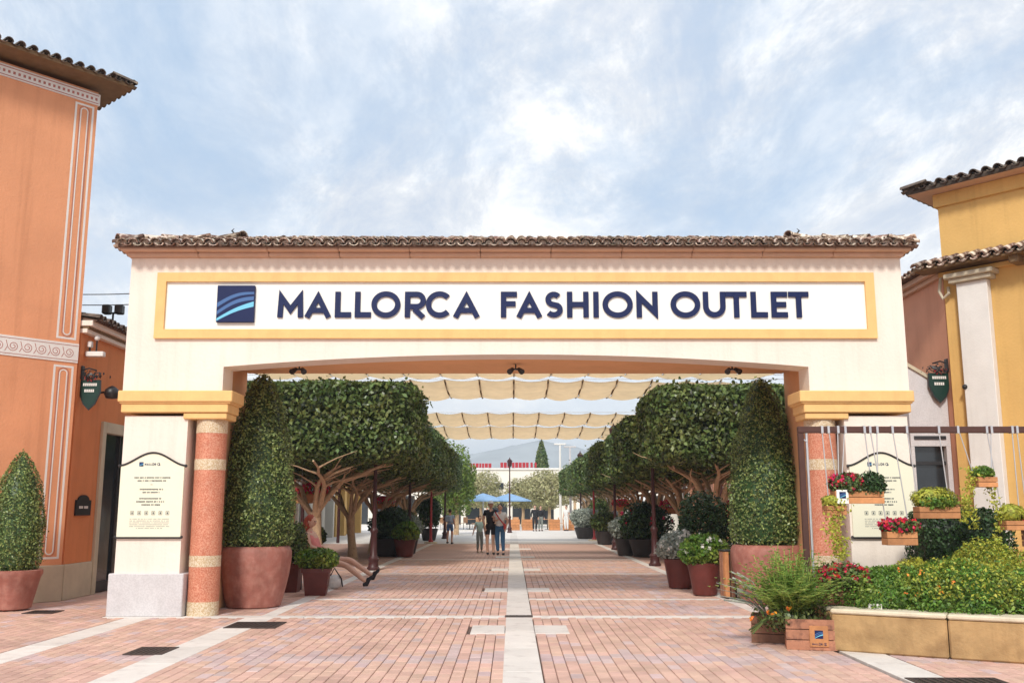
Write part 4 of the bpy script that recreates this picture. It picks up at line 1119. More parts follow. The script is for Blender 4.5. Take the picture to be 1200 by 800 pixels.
# left cluster
roundpot = [(.20, 0), (.24, .02), (.29, .3), (.33, .5), (.34, .56), (.31, .58)]
clus = [(-4.0, 31.9, 'dark planter below the large glossy shrub left of the avenue', M['potdark'], 'large glossy dark shrub left of the avenue', M['leafDark'], .62, 1.05, 1),
        (-3.45, 31.4, 'dark red planter below the bright green plant left of the avenue', M['potred'], 'bright green plant on the left planter group', M['leafG'], .42, .6, 2),
        (-3.6, 33.6, 'dark planter at the back of the left planter group', M['potdark'], 'silvery rounded shrub at the back of the left planter group', M['leafSilver'], .45, .8, 3),
        (-4.1, 36.2, 'dark planter below the shrub beside the second lamp post', M['potdark'], 'dark shrub beyond the second left lamp post', M['leafA'], .5, .9, 4),
        (-4.0, 47.0, 'dark planter beyond the left red post', M['potdark'], 'tall dark shrub beyond the left red post', M['leafDark'], .5, 1.7, 5),
        (-4.15, 39.5, 'dark planter between the second left lamp post and left red post', M['potdark'], 'bright green shrub short of the left red post', M['leafG'], .42, .7, 14),
        (-5.9, 28.8, 'small dark red pot behind the first left trunks', M['potred'], 'small dark shrub behind the first left trunks', M['leafA'], .36, .55, 15),
        (3.48, 17.75, 'glazed dark red pot beside the litter bin', M['potred'], 'leafy dark green plant with pale flowers beside the litter bin', M['leafG'], .35, .58, 6),
        (3.30, 19.3, 'dark red pot behind the glazed red pot on the right', M['potred'], 'white and green variegated plant on the right', M['leafSilver'], .36, .6, 7),
        (3.9, 19.6, 'dark pot at the foot of the right clipped bush', M['potdark'], 'dense dark shrub left of the right clipped bush', M['leafDark'], .55, 1.25, 8),
        (4.35, 31.6, 'large dark planter right of the avenue below the dark shrub', M['potdark'], 'large rounded dark shrub right of the avenue', M['leafDark'], .68, 1.2, 9),
        (3.75, 32.2, 'smaller dark planter at the avenue edge on the right', M['potdark'], 'silvery green plant at the avenue edge on the right', M['leafSilver'], .42, .75, 10),
        (4.0, 42.0, 'dark planter near the right red post', M['potdark'], 'green shrub near the right red post', M['leafA'], .5, .9, 11),
        (3.75, 50.0, 'dark planter on the far right of the plaza edge', M['potdark'], 'grey green shrub at the far right plaza edge', M['leafSilver'], .65, 1.05, 12),
        (4.55, 51.5, 'dark planter behind the grey green shrub at far right', M['potdark'], 'pointed green shrub at the far right plaza edge', M['leafA'], .5, 1.5, 13)]
for (x, y, l1, m1, l2, m2, r, h, sd_) in clus:
    k = r / .36
    pot((x, y, 0), l1, [(a_ * k * .92, b_) for a_, b_ in roundpot], m1, seg=20)
    plant((x, y, .5), l2, r, h, m2, int((5200 if y < 25 else 3000) * max(1, r / .45)), .075 if y < 25 else .11, 50 + sd_, flowers=(M['flowW'] if sd_ in (6, 7) else (M['flowR'] if sd_ in (9,) else None)), nfl=26)
# red flowering hanging baskets under the trees, terracotta pots
gb = 'red flower baskets under the avenue trees'
for i, (x, y, z, lb) in enumerate(((-5.6, 27.5, 1.75, 'red flower basket under the first left tree'), (-4.9, 37.0, 1.5, 'red flower basket under the third left tree'), (-7.0, 32.0, 1.7, 'red flower basket deep under the left trees'),
                                   (6.2, 29.0, 1.3, 'red flower basket deep under the right trees'), (5.5, 33.0, 1.35, 'red flower basket behind the large dark shrub at right'), (5.0, 44.0, 1.45, 'red flower basket beside the right red post'))):
    t = thing('flower_basket', lb, 'hanging basket', (x, y, z), group=gb)
    MB().box(-.42, .42, -.14, .14, 0, .2, .01).build('trough', M['woodorange'], t)
    for s2 in (-.38, .38): MB().tube([(s2, 0, .18), (s2, 0, 2.55 - z + .1)], .01, 5).build('strap', M['steel'], t)
    P, Nn = super_pts(260, (.42, .2, .16), 2.2, 80 + i, inner=.5); P[:, 2] += .28
    leaves('foliage', P, Nn, .09, M['leafG'], t, seed=i)
    P, Nn = super_pts(420, (.48, .24, .17), 2.2, 90 + i, inner=.25); P[:, 2] += .32
    leaves('flowers', P, Nn, .075, M['flowR'], t, seed=i, aspect=.8)
# litter bin
t = thing('litter_bin', 'tall timber litter bin with orange edge between right pots', 'bin', (3.86, 17.2, 0), .12)
MB().box(-.15, .15, -.15, .15, .02, .74, .01).build('liner', M['brownbeam'], t)
for i in range(4):
    x = -.15 + i * .1; MB().box(x - .035, x + .035, -.185, -.152, .03, .80, .006).build('slat', M['woodorange'] if i in (0,) else (M['sandtop'] if i == 2 else M['wooddark']), t)
for i in range(3):
    y = -.1 + i * .1; MB().box(-.185, -.152, y - .035, y + .035, .03, .80, .006).build('slat', M['woodorange'] if i == 0 else M['wooddark'], t)
MB().box(-.19, .19, -.19, .19, .80, .83, .008).build('lid', M['iron'], t)

# ------------------------------------------------------------------ foreground garden on the right
PT = [(3.53, 10.97), (4.56, 10.37), (5.75, 9.75), (7.3, 9.3)]
bed = thing('stone_planter_bed', 'long sandstone kerb bed planted with green shrubs at lower right', 'planter bed', (5.2, 11.2, 0))
def wall_block(p, q, th, z0, z1, m, name, parent, bev=.015, over=0.0):
    d = Vector((q[0] - p[0], q[1] - p[1])); L = d.length; d.normalize(); nrm_ = Vector((-d.y, d.x))
    mb = MB().box(.006, L - .006, -over, th, z0, z1, bev)
    mb.v = [(p[0] + d.x * x + nrm_.x * y, p[1] + d.y * x + nrm_.y * y, z) for x, y, z in mb.v]
    return mb.build(name, m, parent, w=True)
for i in range(3):
    wall_block(PT[i], PT[i + 1], .34, 0, .40, M['sand'], 'stone_block', bed, .018)
    wall_block(PT[i], PT[i + 1], .36, .402, .452, M['sandtop'], 'coping_stone', bed, .014, .02)
lp_ = [(3.72, 13.7), (3.66, 12.3), (3.60, 11.3)]
for i in range(2):
    wall_block(lp_[i], lp_[i + 1], .3, 0, .39, M['sand'], 'stone_block', bed, .018)
    wall_block(lp_[i], lp_[i + 1], .32, .392, .445, M['sandtop'], 'coping_stone', bed, .014, .02)
eb = MB().prism([(3.95, 11.25), (4.65, 10.75), (5.85, 10.1), (7.2, 9.7), (8.0, 10.5), (8.0, 13.6), (4.0, 13.6)], 'z', .02, .36)
eb.build('earth', M['soil'], bed, w=True)

def mound(name, label, c, half, n, size, m, seed, spread=.9, upright=0.0, second=None, cat='shrub'):
    t = thing(name, label, cat, c)
    P, Nn = super_pts(n, half, 2.3, seed, inner=.28, outer=.10, zmin=-.35, lump=.10, lf=3.2 / max(.3, half[0] * .6))
    P[:, 2] += half[2] * .3
    leaves('foliage', P, Nn, size, m, t, seed=seed, spread=spread)
    if second:
        q = np.random.default_rng(seed).random(len(P)) < .35; q &= P[:, 2] > half[2] * .55
        leaves('pale_shoots', P[q] * 1.03, Nn[q], size * .9, second, t, seed=seed + 1, spread=spread)
    b = blob_mb(half, 2.3, 18, 10, .78); b.v = [(x, y, max(z, -half[2] * .3) + half[2] * .3) for x, y, z in b.v]; b.build('inner_growth', m, t)
    return t
mound('ground_shrub', 'low green spreading shrub at the left end of the stone bed', (4.35, 11.55, .36), (.62, .75, .36), 11000, .042, M['leafG'], 61)
mound('ground_shrub', 'broad green shrub in the middle of the stone bed', (5.1, 11.05, .36), (.78, .68, .41), 15000, .042, M['leafG'], 62, second=M['leafYel'])
mound('ground_shrub', 'broad green shrub at the right end of the stone bed', (6.1, 10.7, .36), (.80, .68, .40), 14000, .042, M['leafG'], 63)
mound('ground_shrub', 'small yellow green shrub left of the large yellow green mound', (5.0, 12.1, .36), (.42, .42, .42), 6500, .036, M['leafYel'], 64)
mound('ground_shrub', 'large yellow green mound in front of the dark hedge', (5.85, 12.0, .36), (.60, .60, .55), 12000, .036, M['leafYel'], 65, second=M['leafG'])
mound('ground_shrub', 'green shrub under the right hanging baskets', (6.6, 12.0, .36), (.5, .6, .36), 7000, .045, M['leafG'], 66)
hd = thing('box_hedge', 'dark green clipped hedge behind the yellow green mound', 'hedge', (6.12, 13.35, .3))
P, Nn = super_pts(9000, (.62, .38, .62), 6, 70, inner=.15); P[:, 2] += .60
leaves('foliage', P, Nn, .05, M['leafDark'], hd, seed=70)
b = blob_mb((.62, .38, .62), 6, 16, 10, .88); b.v = [(x, y, z + .60) for x, y, z in b.v]; b.build('inner_growth', M['leafDark'], hd)
rgf = np.random.default_rng(77)
t = thing('orange_flowers', 'small scattered orange flowers among the green bed shrubs', 'flowers', (5.3, 10.9, .5))
P = np.stack([rgf.uniform(-1.2, 1.3, 40), rgf.uniform(-.45, .2, 40), rgf.uniform(.0, .38, 40)], 1); P = np.repeat(P, 5, 0) + rgf.normal(0, .012, (200, 3))
leaves('petals', P, P * 0 + [0, -1, 1], .032, M['flowO'], t, seed=5)
t['group'] = 'orange flowers'
del t['group']
lb_ = thing('plant_label', 'small white label plate on the stone coping beside the red flowers', 'label', (4.02, 10.92, .452), -.5)
MB().box(-.07, .07, -.006, .006, 0, .055).build('plate', M['white'], lb_)
MB().box(-.045, -.02, -.008, -.006, .02, .036).box(-.01, .015, -.008, -.006, .02, .036).box(.025, .05, -.008, -.006, .02, .036).build('lettering', M['ink'], lb_)

# crates
def crate(loc, label, wd, dp, ht, m, rz=0.0, slats=3, group='timber planter crates', logo=False, name='timber_crate'):
    t = thing(name, label, 'crate', loc, rz, group)
    gap = .008; hs_ = (ht - gap * (slats - 1)) / slats
    for k in range(slats):
        z0 = k * (hs_ + gap)
        MB().box(-wd / 2, wd / 2, -dp / 2, -dp / 2 + .018, z0, z0 + hs_, .003).build('slat', m, t)
        MB().box(-wd / 2, wd / 2, dp / 2 - .018, dp / 2, z0, z0 + hs_, .003).build('slat', m, t)
        for sx in (-1, 1):
            a_, b_ = sorted((sx * wd / 2, sx * (wd / 2 - .018))); MB().box(a_, b_, -dp / 2 + .019, dp / 2 - .019, z0, z0 + hs_, .003).build('slat', m, t)
    for sx in (-1, 1):
        for sy in (-1, 1):
            a_, b_ = sorted((sx * (wd / 2 - .02), sx * (wd / 2 - .055))); c_, d_ = sorted((sy * (dp / 2 - .02), sy * (dp / 2 - .055)))
            MB().box(a_, b_, c_, d_, .002, ht - .004).build('corner_post', m, t)
    MB().box(-wd / 2 + .02, wd / 2 - .02, -dp / 2 + .02, dp / 2 - .02, .01, ht - .03).build('earth', M['soil'], t)
    if logo:
        pl = MB().box(logo[0] - logo[1] / 2, logo[0] + logo[1] / 2, -dp / 2 - .014, -dp / 2 - .001, logo[2], logo[2] + logo[1] * logo[3], .003).build('logo_plate', logo[4], t)
        wave_logo(pl, logo[0], logo[2] + logo[1] * (logo[3] - .46), logo[1] * .44, -dp / 2 - .014, .003)
        nm = MB()
        xx = logo[0] - logo[1] * .38; z_ = logo[2] + logo[1] * .1; hh_ = logo[1] * .10
        for ch in 'MALLORCA':
            ww = logo[1] * (.085 if ch != 'L' else .06)
            for kk, (p, cl) in enumerate(glyph(ch, xx, xx + ww, z_, z_ + hh_, logo[1] * .02)): stroke(nm, p, logo[1] * .02, -dp / 2 - .0165 - .0003 * kk, -dp / 2 - .014, bool(cl))
            xx += ww + logo[1] * .018
        nm.build('lettering', M['navy'], t)
    return t
crate((3.08, 11.75, 0), 'dark timber crate behind the crate with the blue logo plate', .46, .36, .31, M['wooddark'], -.28)
crate((3.36, 11.18, 0), 'timber crate with a blue logo plate at the end of the stone bed', .54, .36, .33, M['wood'], -.22, logo=(.08, .20, .04, 1.12, M['woodorange']))
crate((3.80, 11.45, .455), 'small timber crate of red flowers standing on the stone coping', .36, .26, .20, M['wood'], -.35)
crate((4.08, 11.75, .455), 'pale timber crate behind the red flowers on the coping', .30, .24, .34, M['wood'], -.3, logo=(.02, .14, .04, 1.3, M['whitepl']))
# fern, blades and flowers in the front crates
def ferny(loc, label, n, L, seed, spread, m, mats2=None, arch_=.5, name='fern'):
    t = thing(name, label, 'plant', loc)
    rg = np.random.default_rng(seed); V = []; F = []
    for i in range(n):
        a_ = rg.random() * 2 * PI; ln = L * rg.uniform(.5, 1.0); lean = rg.uniform(.1, 1.0) * spread
        b = np.array([rg.normal(0, .10), rg.normal(0, .06), 0]); d = np.array([math.cos(a_), math.sin(a_), 0]); sd_ = np.array([-d[1], d[0], 0])
        K = 8; prev = None
        for k in range(K + 1):
            u = k / K
            p = b + d * ln * lean * u + np.array([0, 0, ln * (u - arch_ * lean * u * u)])
            # leaflets both sides
            if k > 1:
                for s2 in (-1, 1):
                    w_ = .10 * (1 - u * .70)
                    q = p + sd_ * s2 * w_ + np.array([0, 0, w_ * .4]) + d * .02
                    o = len(V); up = np.array([0, 0, .012])
                    V += [p, p + d * .018 + up, q, p - d * .014 + up]; F.append((o, o + 1, o + 2, o + 3))
            if prev is not None:
                o = len(V); wd = sd_ * .004
                V += [prev - wd, prev + wd, p + wd, p - wd]; F.append((o, o + 1, o + 2, o + 3))
            prev = p
    link('fronds', np_mesh('fronds', np.array(V), np.array(F), m), t, kind='stuff')
    return t
fa = ferny((3.22, 11.30, .28), 'large feathery green fern spilling from the front crates', 420, .92, 5, 1.05, M['fern'], arch_=.52)
P, Nn = super_pts(900, (.46, .30, .17), 2.2, 101, inner=.6, outer=.15, lump=.16, lf=7); P[:, 2] += .04
leaves('low_leaves', P, Nn, .055, M['leafA'], fa, seed=101)
P = rgf.normal(0, 1, (6, 3)) * [.26, .08, .06] + [.03, -.26, .12]; P = np.repeat(P, 8, 0) + rgf.normal(0, .012, (48, 3))
leaves('orange_blooms', P, P * 0 + [0, -1, .5], .035, M['flowO'], fa, seed=102, aspect=.8)
gs = thing('silver_grass', 'pale silvery grass blades leaning left out of the fern crate', 'grass', (3.0, 11.55, .30))
bl = MB(); rg = random.Random(9)
for i in range(26):
    a_ = rg.uniform(2.3, 3.9); L_ = rg.uniform(.35, .62); z_ = rg.uniform(.15, .55)
    bl.tube([(0, 0, 0), (math.cos(a_) * L_ * .5, math.sin(a_) * L_ * .2, z_ * .8), (math.cos(a_) * L_, math.sin(a_) * L_ * .3, z_)], [.004, .006, .012 if i % 2 else .003], 4)
bl.build('blades', M['leafSilver'], gs, kind='stuff')
bl = MB()
for i in range(3):
    bl.tube([(-.05 + .03 * i, -.3, .06), (-.18, -.38, -.02), (-.30 - .02 * i, -.42, -.14 + .02 * i)], [.012, .02, .008], 5)
bl.build('hanging_shoot', M['leafA'], gs)
def flowers_box(loc, label, r, h, n, seed, sq=(1, 1), nfl=70, name='red_flowers', cat='flowers', group=None):
    return plant(loc, label, r, h, M['leafA'], n, .05, seed, M['flowR'], name, nfl, group, cat, fm=.042, sq=sq)
flowers_box((3.85, 11.42, .60), 'dense red flowering plant at the left end of the stone bed', .27, .30, 1300, 111, (1.15, .8), 105)

# hanging frame with baskets
FY = 12.0
hf = thing('basket_frame', 'dark brown metal frame carrying hanging flower baskets at right', 'frame', (5.3, FY, 0))
b_ = MB().box(3.58, 8.3, FY - .035, FY + .035, 2.475, 2.555, .006)
b_.build('top_rail', M['brownbeam'], hf, w=True)
for i, x in enumerate((3.615, 8.2)):
    MB().box(x - .035, x + .035, FY - .03, FY + .03, .38 if i else 0, 2.473, .005).build('post', M['brownbeam'], hf, w=True)
MB().tube([(3.685, FY - .01, .0), (3.685, FY - .01, 2.47)], .016, 8).tube([(3.60, FY - .02, 2.42), (3.69, FY - .02, 2.36)], .010, 6).build('downpipe', M['steel'], hf, w=True)
def basket(x, z, wd, ht, label, straps, kind, y=FY - .02, logo=None, sq=(1, 1), m=None, seed=0, dp=.20, fol=(.20, .2)):
    t = thing('hanging_basket', label, 'hanging basket', (x, y, z), group='timber baskets hanging from the brown frame')
    sl_ = 2 if ht < .2 else 3; m = m or M['woodorange']; hs_ = ht / sl_
    for k in range(sl_):
        z0 = k * hs_
        MB().box(-wd / 2, wd / 2, -dp / 2, -dp / 2 + .016, z0 + .003, z0 + hs_ - .003, .003).build('slat', m, t)
        MB().box(-wd / 2, wd / 2, dp / 2 - .016, dp / 2, z0 + .003, z0 + hs_ - .003, .003).build('slat', m, t)
        for sx in (-1, 1):
            a_, b2_ = sorted((sx * wd / 2, sx * (wd / 2 - .016))); MB().box(a_, b2_, -dp / 2 + .017, dp / 2 - .017, z0 + .003, z0 + hs_ - .003, .003).build('slat', m, t)
    MB().box(-wd / 2 + .017, wd / 2 - .017, -dp / 2 + .017, dp / 2 - .017, .01, ht - .02).build('earth', M['soil'], t)
    for dx_, tx in straps:
        MB().tube([(dx_, -.0, ht * .4), (tx, 0, 2.56 - z), (tx, .0, 2.562 - z)], .007, 6).build('strap', M['steel'], t)
        MB().box(tx - .014, tx + .014, -.04 + (FY - y) , .04 + (FY - y), 2.47 - z, 2.562 - z).build('clamp', M['steel'], t)
    if logo:
        pl = MB().box(-wd / 2 + .01, -wd / 2 + .155, -dp / 2 - .02, -dp / 2 - .001, .0, .17, .004).build('logo_plate', M['whitepl'], t)
        wave_logo(pl, -wd / 2 + .082, .105, .08, -dp / 2 - .02, .003)
    for (mm, px, r, h, nfl, sd_, fl) in kind:
        P, Nn = super_pts(int(2200 * r / .2), (r, .13, h / 2), 2.2, sd_, inner=.6, outer=.2, lump=.16, lf=8); P += [px, 0, ht + h * .32]
        leaves('foliage', P, Nn, .042, mm, t, seed=sd_)
        if fl:
            F, Fn = super_pts(nfl, (r * 1.02, .15, h / 2 * 1.05), 2.2, sd_ + 3, inner=.2, zmin=-.5); F += [px, 0, ht + h * .34]
            F = np.repeat(F, 7, 0) + rgf.normal(0, .015, (len(F) * 7, 3))
            leaves('flowers', F, F * 0 + [0, -1, .5], .042, fl, t, seed=sd_, aspect=.85)
    return t
def trail(parent, x, y, z0, z1, wd, m, seed, n=420):
    rg = np.random.default_rng(seed); z = rg.uniform(z1, z0, n); u = (z0 - z) / (z0 - z1)
    P = np.stack([x + rg.normal(0, wd * .45, n) * (1 - .35 * u) + .03 * np.sin(z * 11), y + rg.normal(0, .05, n), z], 1)
    leaves('trailing_shoots', P, P * 0 + [0, -1, .3], .042, m, parent, seed=seed)
k1 = basket(4.27, 1.60, .60, .16, 'hanging basket with red flowers and a white logo plate', [(-.22, -.31), (-.2, -.10), (.2, .14), (.26, .30)],
            [(M['leafA'], -.12, .20, .24, 60, 201, M['flowR']), (M['leafDark'], .2, .13, .26, 0, 202, None)], logo=True)
k2 = basket(4.76, 1.10, .37, .17, 'low hanging basket with red flowers before the information board', [(-.13, -.28), (.14, .0)],
            [(M['leafA'], 0, .22, .16, 70, 203, M['flowR'])])
k3 = basket(5.24, 1.42, .50, .15, 'hanging basket with yellow green leaves right of the information board', [(-.2, -.30), (.17, .10)],
            [(M['leafYel'], -.05, .26, .26, 0, 204, None), (M['leafG'], .0, .2, .16, 0, 205, None)])
k4 = basket(5.86, 1.80, .24, .13, 'small high hanging basket before the white pilaster', [(-.10, -.28), (.09, .14)],
            [(M['leafG'], 0, .12, .16, 0, 206, None)])
k5 = basket(6.16, 1.28, .24, .12, 'small hanging basket above another at the right edge', [(-.1, -.22), (.1, .1)],
            [(M['leafYel'], 0, .18, .26, 0, 207, None)])
k6 = basket(6.48, 1.08, .34, .22, 'lowest hanging basket with red flowers at the right edge', [(-.12, -.16), (.12, .16)],
            [(M['leafA'], 0, .2, .22, 40, 208, M['flowR']), (M['leafYel'], .05, .2, .36, 0, 209, None)], m=M['wood'])
k7 = basket(3.98, 1.46, .24, .12, 'small hanging basket of trailing yellow green shoots before the red column', [(-.06, -.1), (.06, .10)], [(M['leafYel'], 0, .15, .16, 0, 210, None)])
trail(k7, -.02, -.08, .22, -.52, .17, M['leafYel'], 221, 620)
trail(k4, -.20, -.02, .25, -.5, .09, M['leafYel'], 222, 260)
trail(k5, -.20, -.02, .55, -.15, .08, M['leafYel'], 223, 220)
trail(k3, .33, -.02, .3, -.05, .10, M['leafYel'], 224, 160)

# ------------------------------------------------------------------ people
def skin_mesh(name, joints, edges, radii, root, sub=1):
    me = bpy.data.meshes.new(name); me.from_pydata([tuple(j) for j in joints], edges, [])
    o = bpy.data.objects.new('tmp', me); col.objects.link(o)
    sk = o.modifiers.new('s', 'SKIN'); sk.use_smooth_shade = True
    for i, v in enumerate(me.skin_vertices[0].data):
        r = radii[i]; v.radius = r if isinstance(r, tuple) else (r, r); v.use_root = (i == root); 
    ss = o.modifiers.new('u', 'SUBSURF'); ss.levels = sub; ss.render_levels = sub
    dg = bpy.context.evaluated_depsgraph_get(); dg.update()
    m2 = bpy.data.meshes.new_from_object(o.evaluated_get(dg)); m2.name = name
    bpy.data.objects.remove(o); return m2
def person(loc, rz, label, H, J, top, bottom, hair, shoe, skin_=None, sleeves=1, legs=2, hat=None, skirt=False, detail=True):
    """J: joint dictionary in metres for a 1.75 m body facing -y; scaled to H"""
    s = H / 1.75; skin_ = skin_ or M['skin']
    t = thing('person', label, 'person', loc, rz)
    base = dict(pel=(0, 0, .95), sp=(0, 0, 1.12), ch=(0, 0, 1.31), nb=(0, 0, 1.46), hd=(0, -.01, 1.60),
                shl=(-.18, 0, 1.41), ell=(-.24, .03, 1.14), wrl=(-.25, -.06, .90), shr=(.18, 0, 1.41), elr=(.24, .03, 1.14), wrr=(.25, -.06, .90),
                hpl=(-.09, 0, .90), knl=(-.10, -.02, .49), anl=(-.10, .02, .09), hpr=(.09, 0, .90), knr=(.10, -.02, .49), anr=(.10, .02, .09))
    base.update(J)
    b = {k: Vector(v) * s for k, v in base.items()}
    toeL = b['anl'] + Vector(J.get('toel', (0, -.15, -.05))) * s; toeR = b['anr'] + Vector(J.get('toer', (0, -.15, -.05))) * s
    hl = b['wrl'] + (b['wrl'] - b['ell']).normalized() * .07 * s; hr = b['wrr'] + (b['wrr'] - b['elr']).normalized() * .07 * s
    names = ['pel', 'sp', 'ch', 'nb', 'shl', 'ell', 'wrl', 'shr', 'elr', 'wrr', 'hpl', 'knl', 'anl', 'hpr', 'knr', 'anr']
    js = [b[k] for k in names] + [hl, hr, toeL, toeR, b['nb'] + (b['hd'] - b['nb']) * .55]
    rad = [(.145, .11), (.135, .10), (.15, .105), (.06, .055), .056, .045, .031, .056, .045, .031, .09, .062, .042, .09, .062, .042, .026, .026, .030, .030, .05]
    rad = [(r[0] * s, r[1] * s) if isinstance(r, tuple) else r * s for r in rad]
    ed = [(0, 1), (1, 2), (2, 3), (3, 20), (2, 4), (4, 5), (5, 6), (6, 16), (2, 7), (7, 8), (8, 9), (9, 17), (0, 10), (10, 11), (11, 12), (12, 18), (0, 13), (13, 14), (14, 15), (15, 19)]
    me = skin_mesh('body', js, ed, rad, 0)
    # head with face, ears and fingers joined into the same body mesh
    hb = MB(); hd = b['hd']; up = (b['hd'] - b['nb']).normalized()
    hb.ball((hd.x, hd.y, hd.z + .035 * s), .105 * s, 14, 10, (.78, .92, 1.12))
    fy = hd.y - .095 * s
    hb.ball((hd.x, fy - .004 * s, hd.z + .015 * s), .017 * s, 6, 5, (.8, 1.1, 1.4))
    for sx in (-1, 1):
        hb.ball((hd.x + sx * .085 * s, hd.y + .01 * s, hd.z + .025 * s), .022 * s, 6, 5, (.4, .8, 1.3))
    for hnd, el in ((hl, b['ell']), (hr, b['elr'])):
        d = (hnd - el).normalized(); sd_ = d.cross(Vector((0, 1, 0)));
        sd_ = sd_.normalized() if sd_.length > .1 else Vector((1, 0, 0)); pn = d.cross(sd_)
        for k, ln in enumerate((.055, .068, .072, .066, .05)):
            o_ = hnd + sd_ * (k - 2) * .014 * s * .9
            if k == 0: q = hnd - d * .02 * s + sd_ * -.028 * s; hb.tube([q, q + (d * .6 - sd_ * .6) * .045 * s], [.010 * s, .007 * s], 5)
            else: hb.tube([o_, o_ + d * ln * .6 * s, o_ + (d * ln * .95 + pn * -.012) * s], [.0095 * s, .0085 * s, .006 * s], 5)
    bm = bmesh.new(); bm.from_mesh(me); o0 = len(bm.verts)
    vs = [bm.verts.new(v) for v in hb.v]
    for f in hb.f:
        try: bm.faces.new([vs[i] for i in f])
        except Exception: pass
    bm.to_mesh(me); bm.free()
    me.materials.clear(); me.materials.append(skin_); me.polygons.foreach_set('use_smooth', [True] * len(me.polygons))
    body = link('body', me, t)
    ey = MB()
    for sx in (-1, 1): ey.ball((hd.x + sx * .032 * s, fy + .006 * s, hd.z + .035 * s), .011 * s, 6, 5)
    ey.build('eyes', M['hairdark'], body)
    MB().box(hd.x - .022 * s, hd.x + .022 * s, fy - .001 * s, fy + .012 * s, hd.z - .032 * s, hd.z - .024 * s).build('mouth', M['signred'], body)
    # clothing shells follow the same skeleton
    g_ = 1.16
    def lerp(a_, b2, u): return a_ + (b2 - a_) * u
    dn_ = (b['pel'] - b['sp']).normalized()
    tj = [b['pel'] + dn_ * .075 * s, b['sp'], b['ch'], lerp(b['ch'], b['nb'], .72), b['shl'], b['shr']]
    tr2 = [(.172, .135), (.16, .125), (.175, .13), (.085, .08), .074, .074]; te = [(0, 1), (1, 2), (2, 3), (2, 4), (2, 5)]
    if sleeves:
        u = 1.0 if sleeves == 2 else .6
        tj += [lerp(b['shl'], b['ell'], u), lerp(b['shr'], b['elr'], u)]; tr2 += [.058, .058]; te += [(4, 6), (5, 7)]
        if sleeves == 2: tj += [lerp(b['ell'], b['wrl'], .92), lerp(b['elr'], b['wrr'], .92)]; tr2 += [.042, .042]; te += [(6, 8), (7, 9)]
    tr2 = [(r[0] * s, r[1] * s) if isinstance(r, tuple) else r * s for r in tr2]
    m2 = skin_mesh('shirt', tj, te, tr2, 0); m2.materials.clear(); m2.materials.append(top); link('shirt', m2, t)
    u = 1.0 if legs == 2 else .72
    bj = [b['pel'] - dn_ * .13 * s, b['pel'], b['hpl'], lerp(b['hpl'], b['knl'], u), b['hpr'], lerp(b['hpr'], b['knr'], u)]
    brr = [(.145, .115), (.16, .125), .108, .082, .108, .082]; be = [(0, 1), (1, 2), (2, 3), (1, 4), (4, 5)]
    if legs == 2:
        bj += [lerp(b['knl'], b['anl'], .93), lerp(b['knr'], b['anr'], .93)]; brr += [.058, .058]; be += [(3, 6), (5, 7)]
    brr = [(r[0] * s, r[1] * s) if isinstance(r, tuple) else r * s for r in brr]
    m3 = skin_mesh('trousers', bj, be, brr, 1); m3.materials.clear(); m3.materials.append(bottom); link('trousers' if legs == 2 else 'shorts', m3, t)
    for an, to in ((b['anl'], toeL), (b['anr'], toeR)):
        f = (to - an); f2 = Vector((f.x, f.y, 0)); f2 = f2.normalized() if f2.length > .01 else Vector((0, -1, 0))
        mid = an + f * .45
        sh = MB().tube([an - f2 * .06 * s + Vector((0, 0, -.045 * s)), an + Vector((0, 0, -.038 * s)), lerp(an, to, .6) + Vector((0, 0, -.012 * s)), to + f2 * .05 * s], [.032 * s, .046 * s, .044 * s, .024 * s], 8)
        sh.build('shoe', shoe, t, True)
    hr_ = MB(); hr_.ball((hd.x, hd.y + .018 * s, hd.z + .062 * s), .108 * s, 12, 8, (.84, .92, 1.02))
    if hat: 
        hr_.build('hair', hair, t, True)
        hm = MB().ball((hd.x, hd.y + .005 * s, hd.z + .095 * s), .105 * s, 12, 8, (.88, 1.0, .72)).lathe([(.10 * s, 0), (.135 * s, .004), (.10 * s, .012)], 14, (hd.x, hd.y - .03 * s, hd.z + .085 * s))
        hm.build('hat', hat, t, True)
    else: hr_.build('hair', hair, t, True)
    return t
def cl(n_, c): return mat(n_, c, .85, .15, 14, .2, 60)
black_c, white_c, jeans, grey_c, teal_c = cl('black cloth', (.02, .02, .025)), cl('white cloth', (.72, .72, .70)), cl('blue denim', (.035, .10, .20)), cl('grey patterned cloth', (.22, .24, .22)), cl('pale teal cloth', (.40, .55, .48))
blue_c, lblue_c, navy_c, red_c, tan_c, pinkc = cl('blue cloth', (.08, .18, .40)), cl('light blue cloth', (.32, .45, .62)), cl('navy cloth', (.015, .02, .09)), cl('red cloth', (.45, .04, .04)), cl('tan cloth', (.5, .38, .25)), cl('pink cloth', (.65, .22, .20))
person((-.72, 32.9, 0), .1, 'man in dark top and shorts with a white cap beside the woman in jeans', 1.78,
       dict(ell=(-.25, .02, 1.13), wrl=(-.20, -.10, .90), elr=(.22, -.08, 1.18), wrr=(.10, -.24, 1.22), knl=(-.12, -.03, .49), knr=(.08, .02, .49)), black_c, black_c, M['hairdark'], black_c, legs=1, hat=white_c)
wm = person((-.40, 32.7, 0), -.15, 'woman in white top and blue jeans with a red bag strap', 1.68,
            dict(elr=(.27, .0, 1.15), wrr=(.22, -.12, .93), ell=(-.22, -.05, 1.17), wrl=(-.08, -.22, 1.2), anl=(-.08, .05, .09), anr=(.13, -.05, .09)), white_c, jeans, M['hairdark'], black_c)
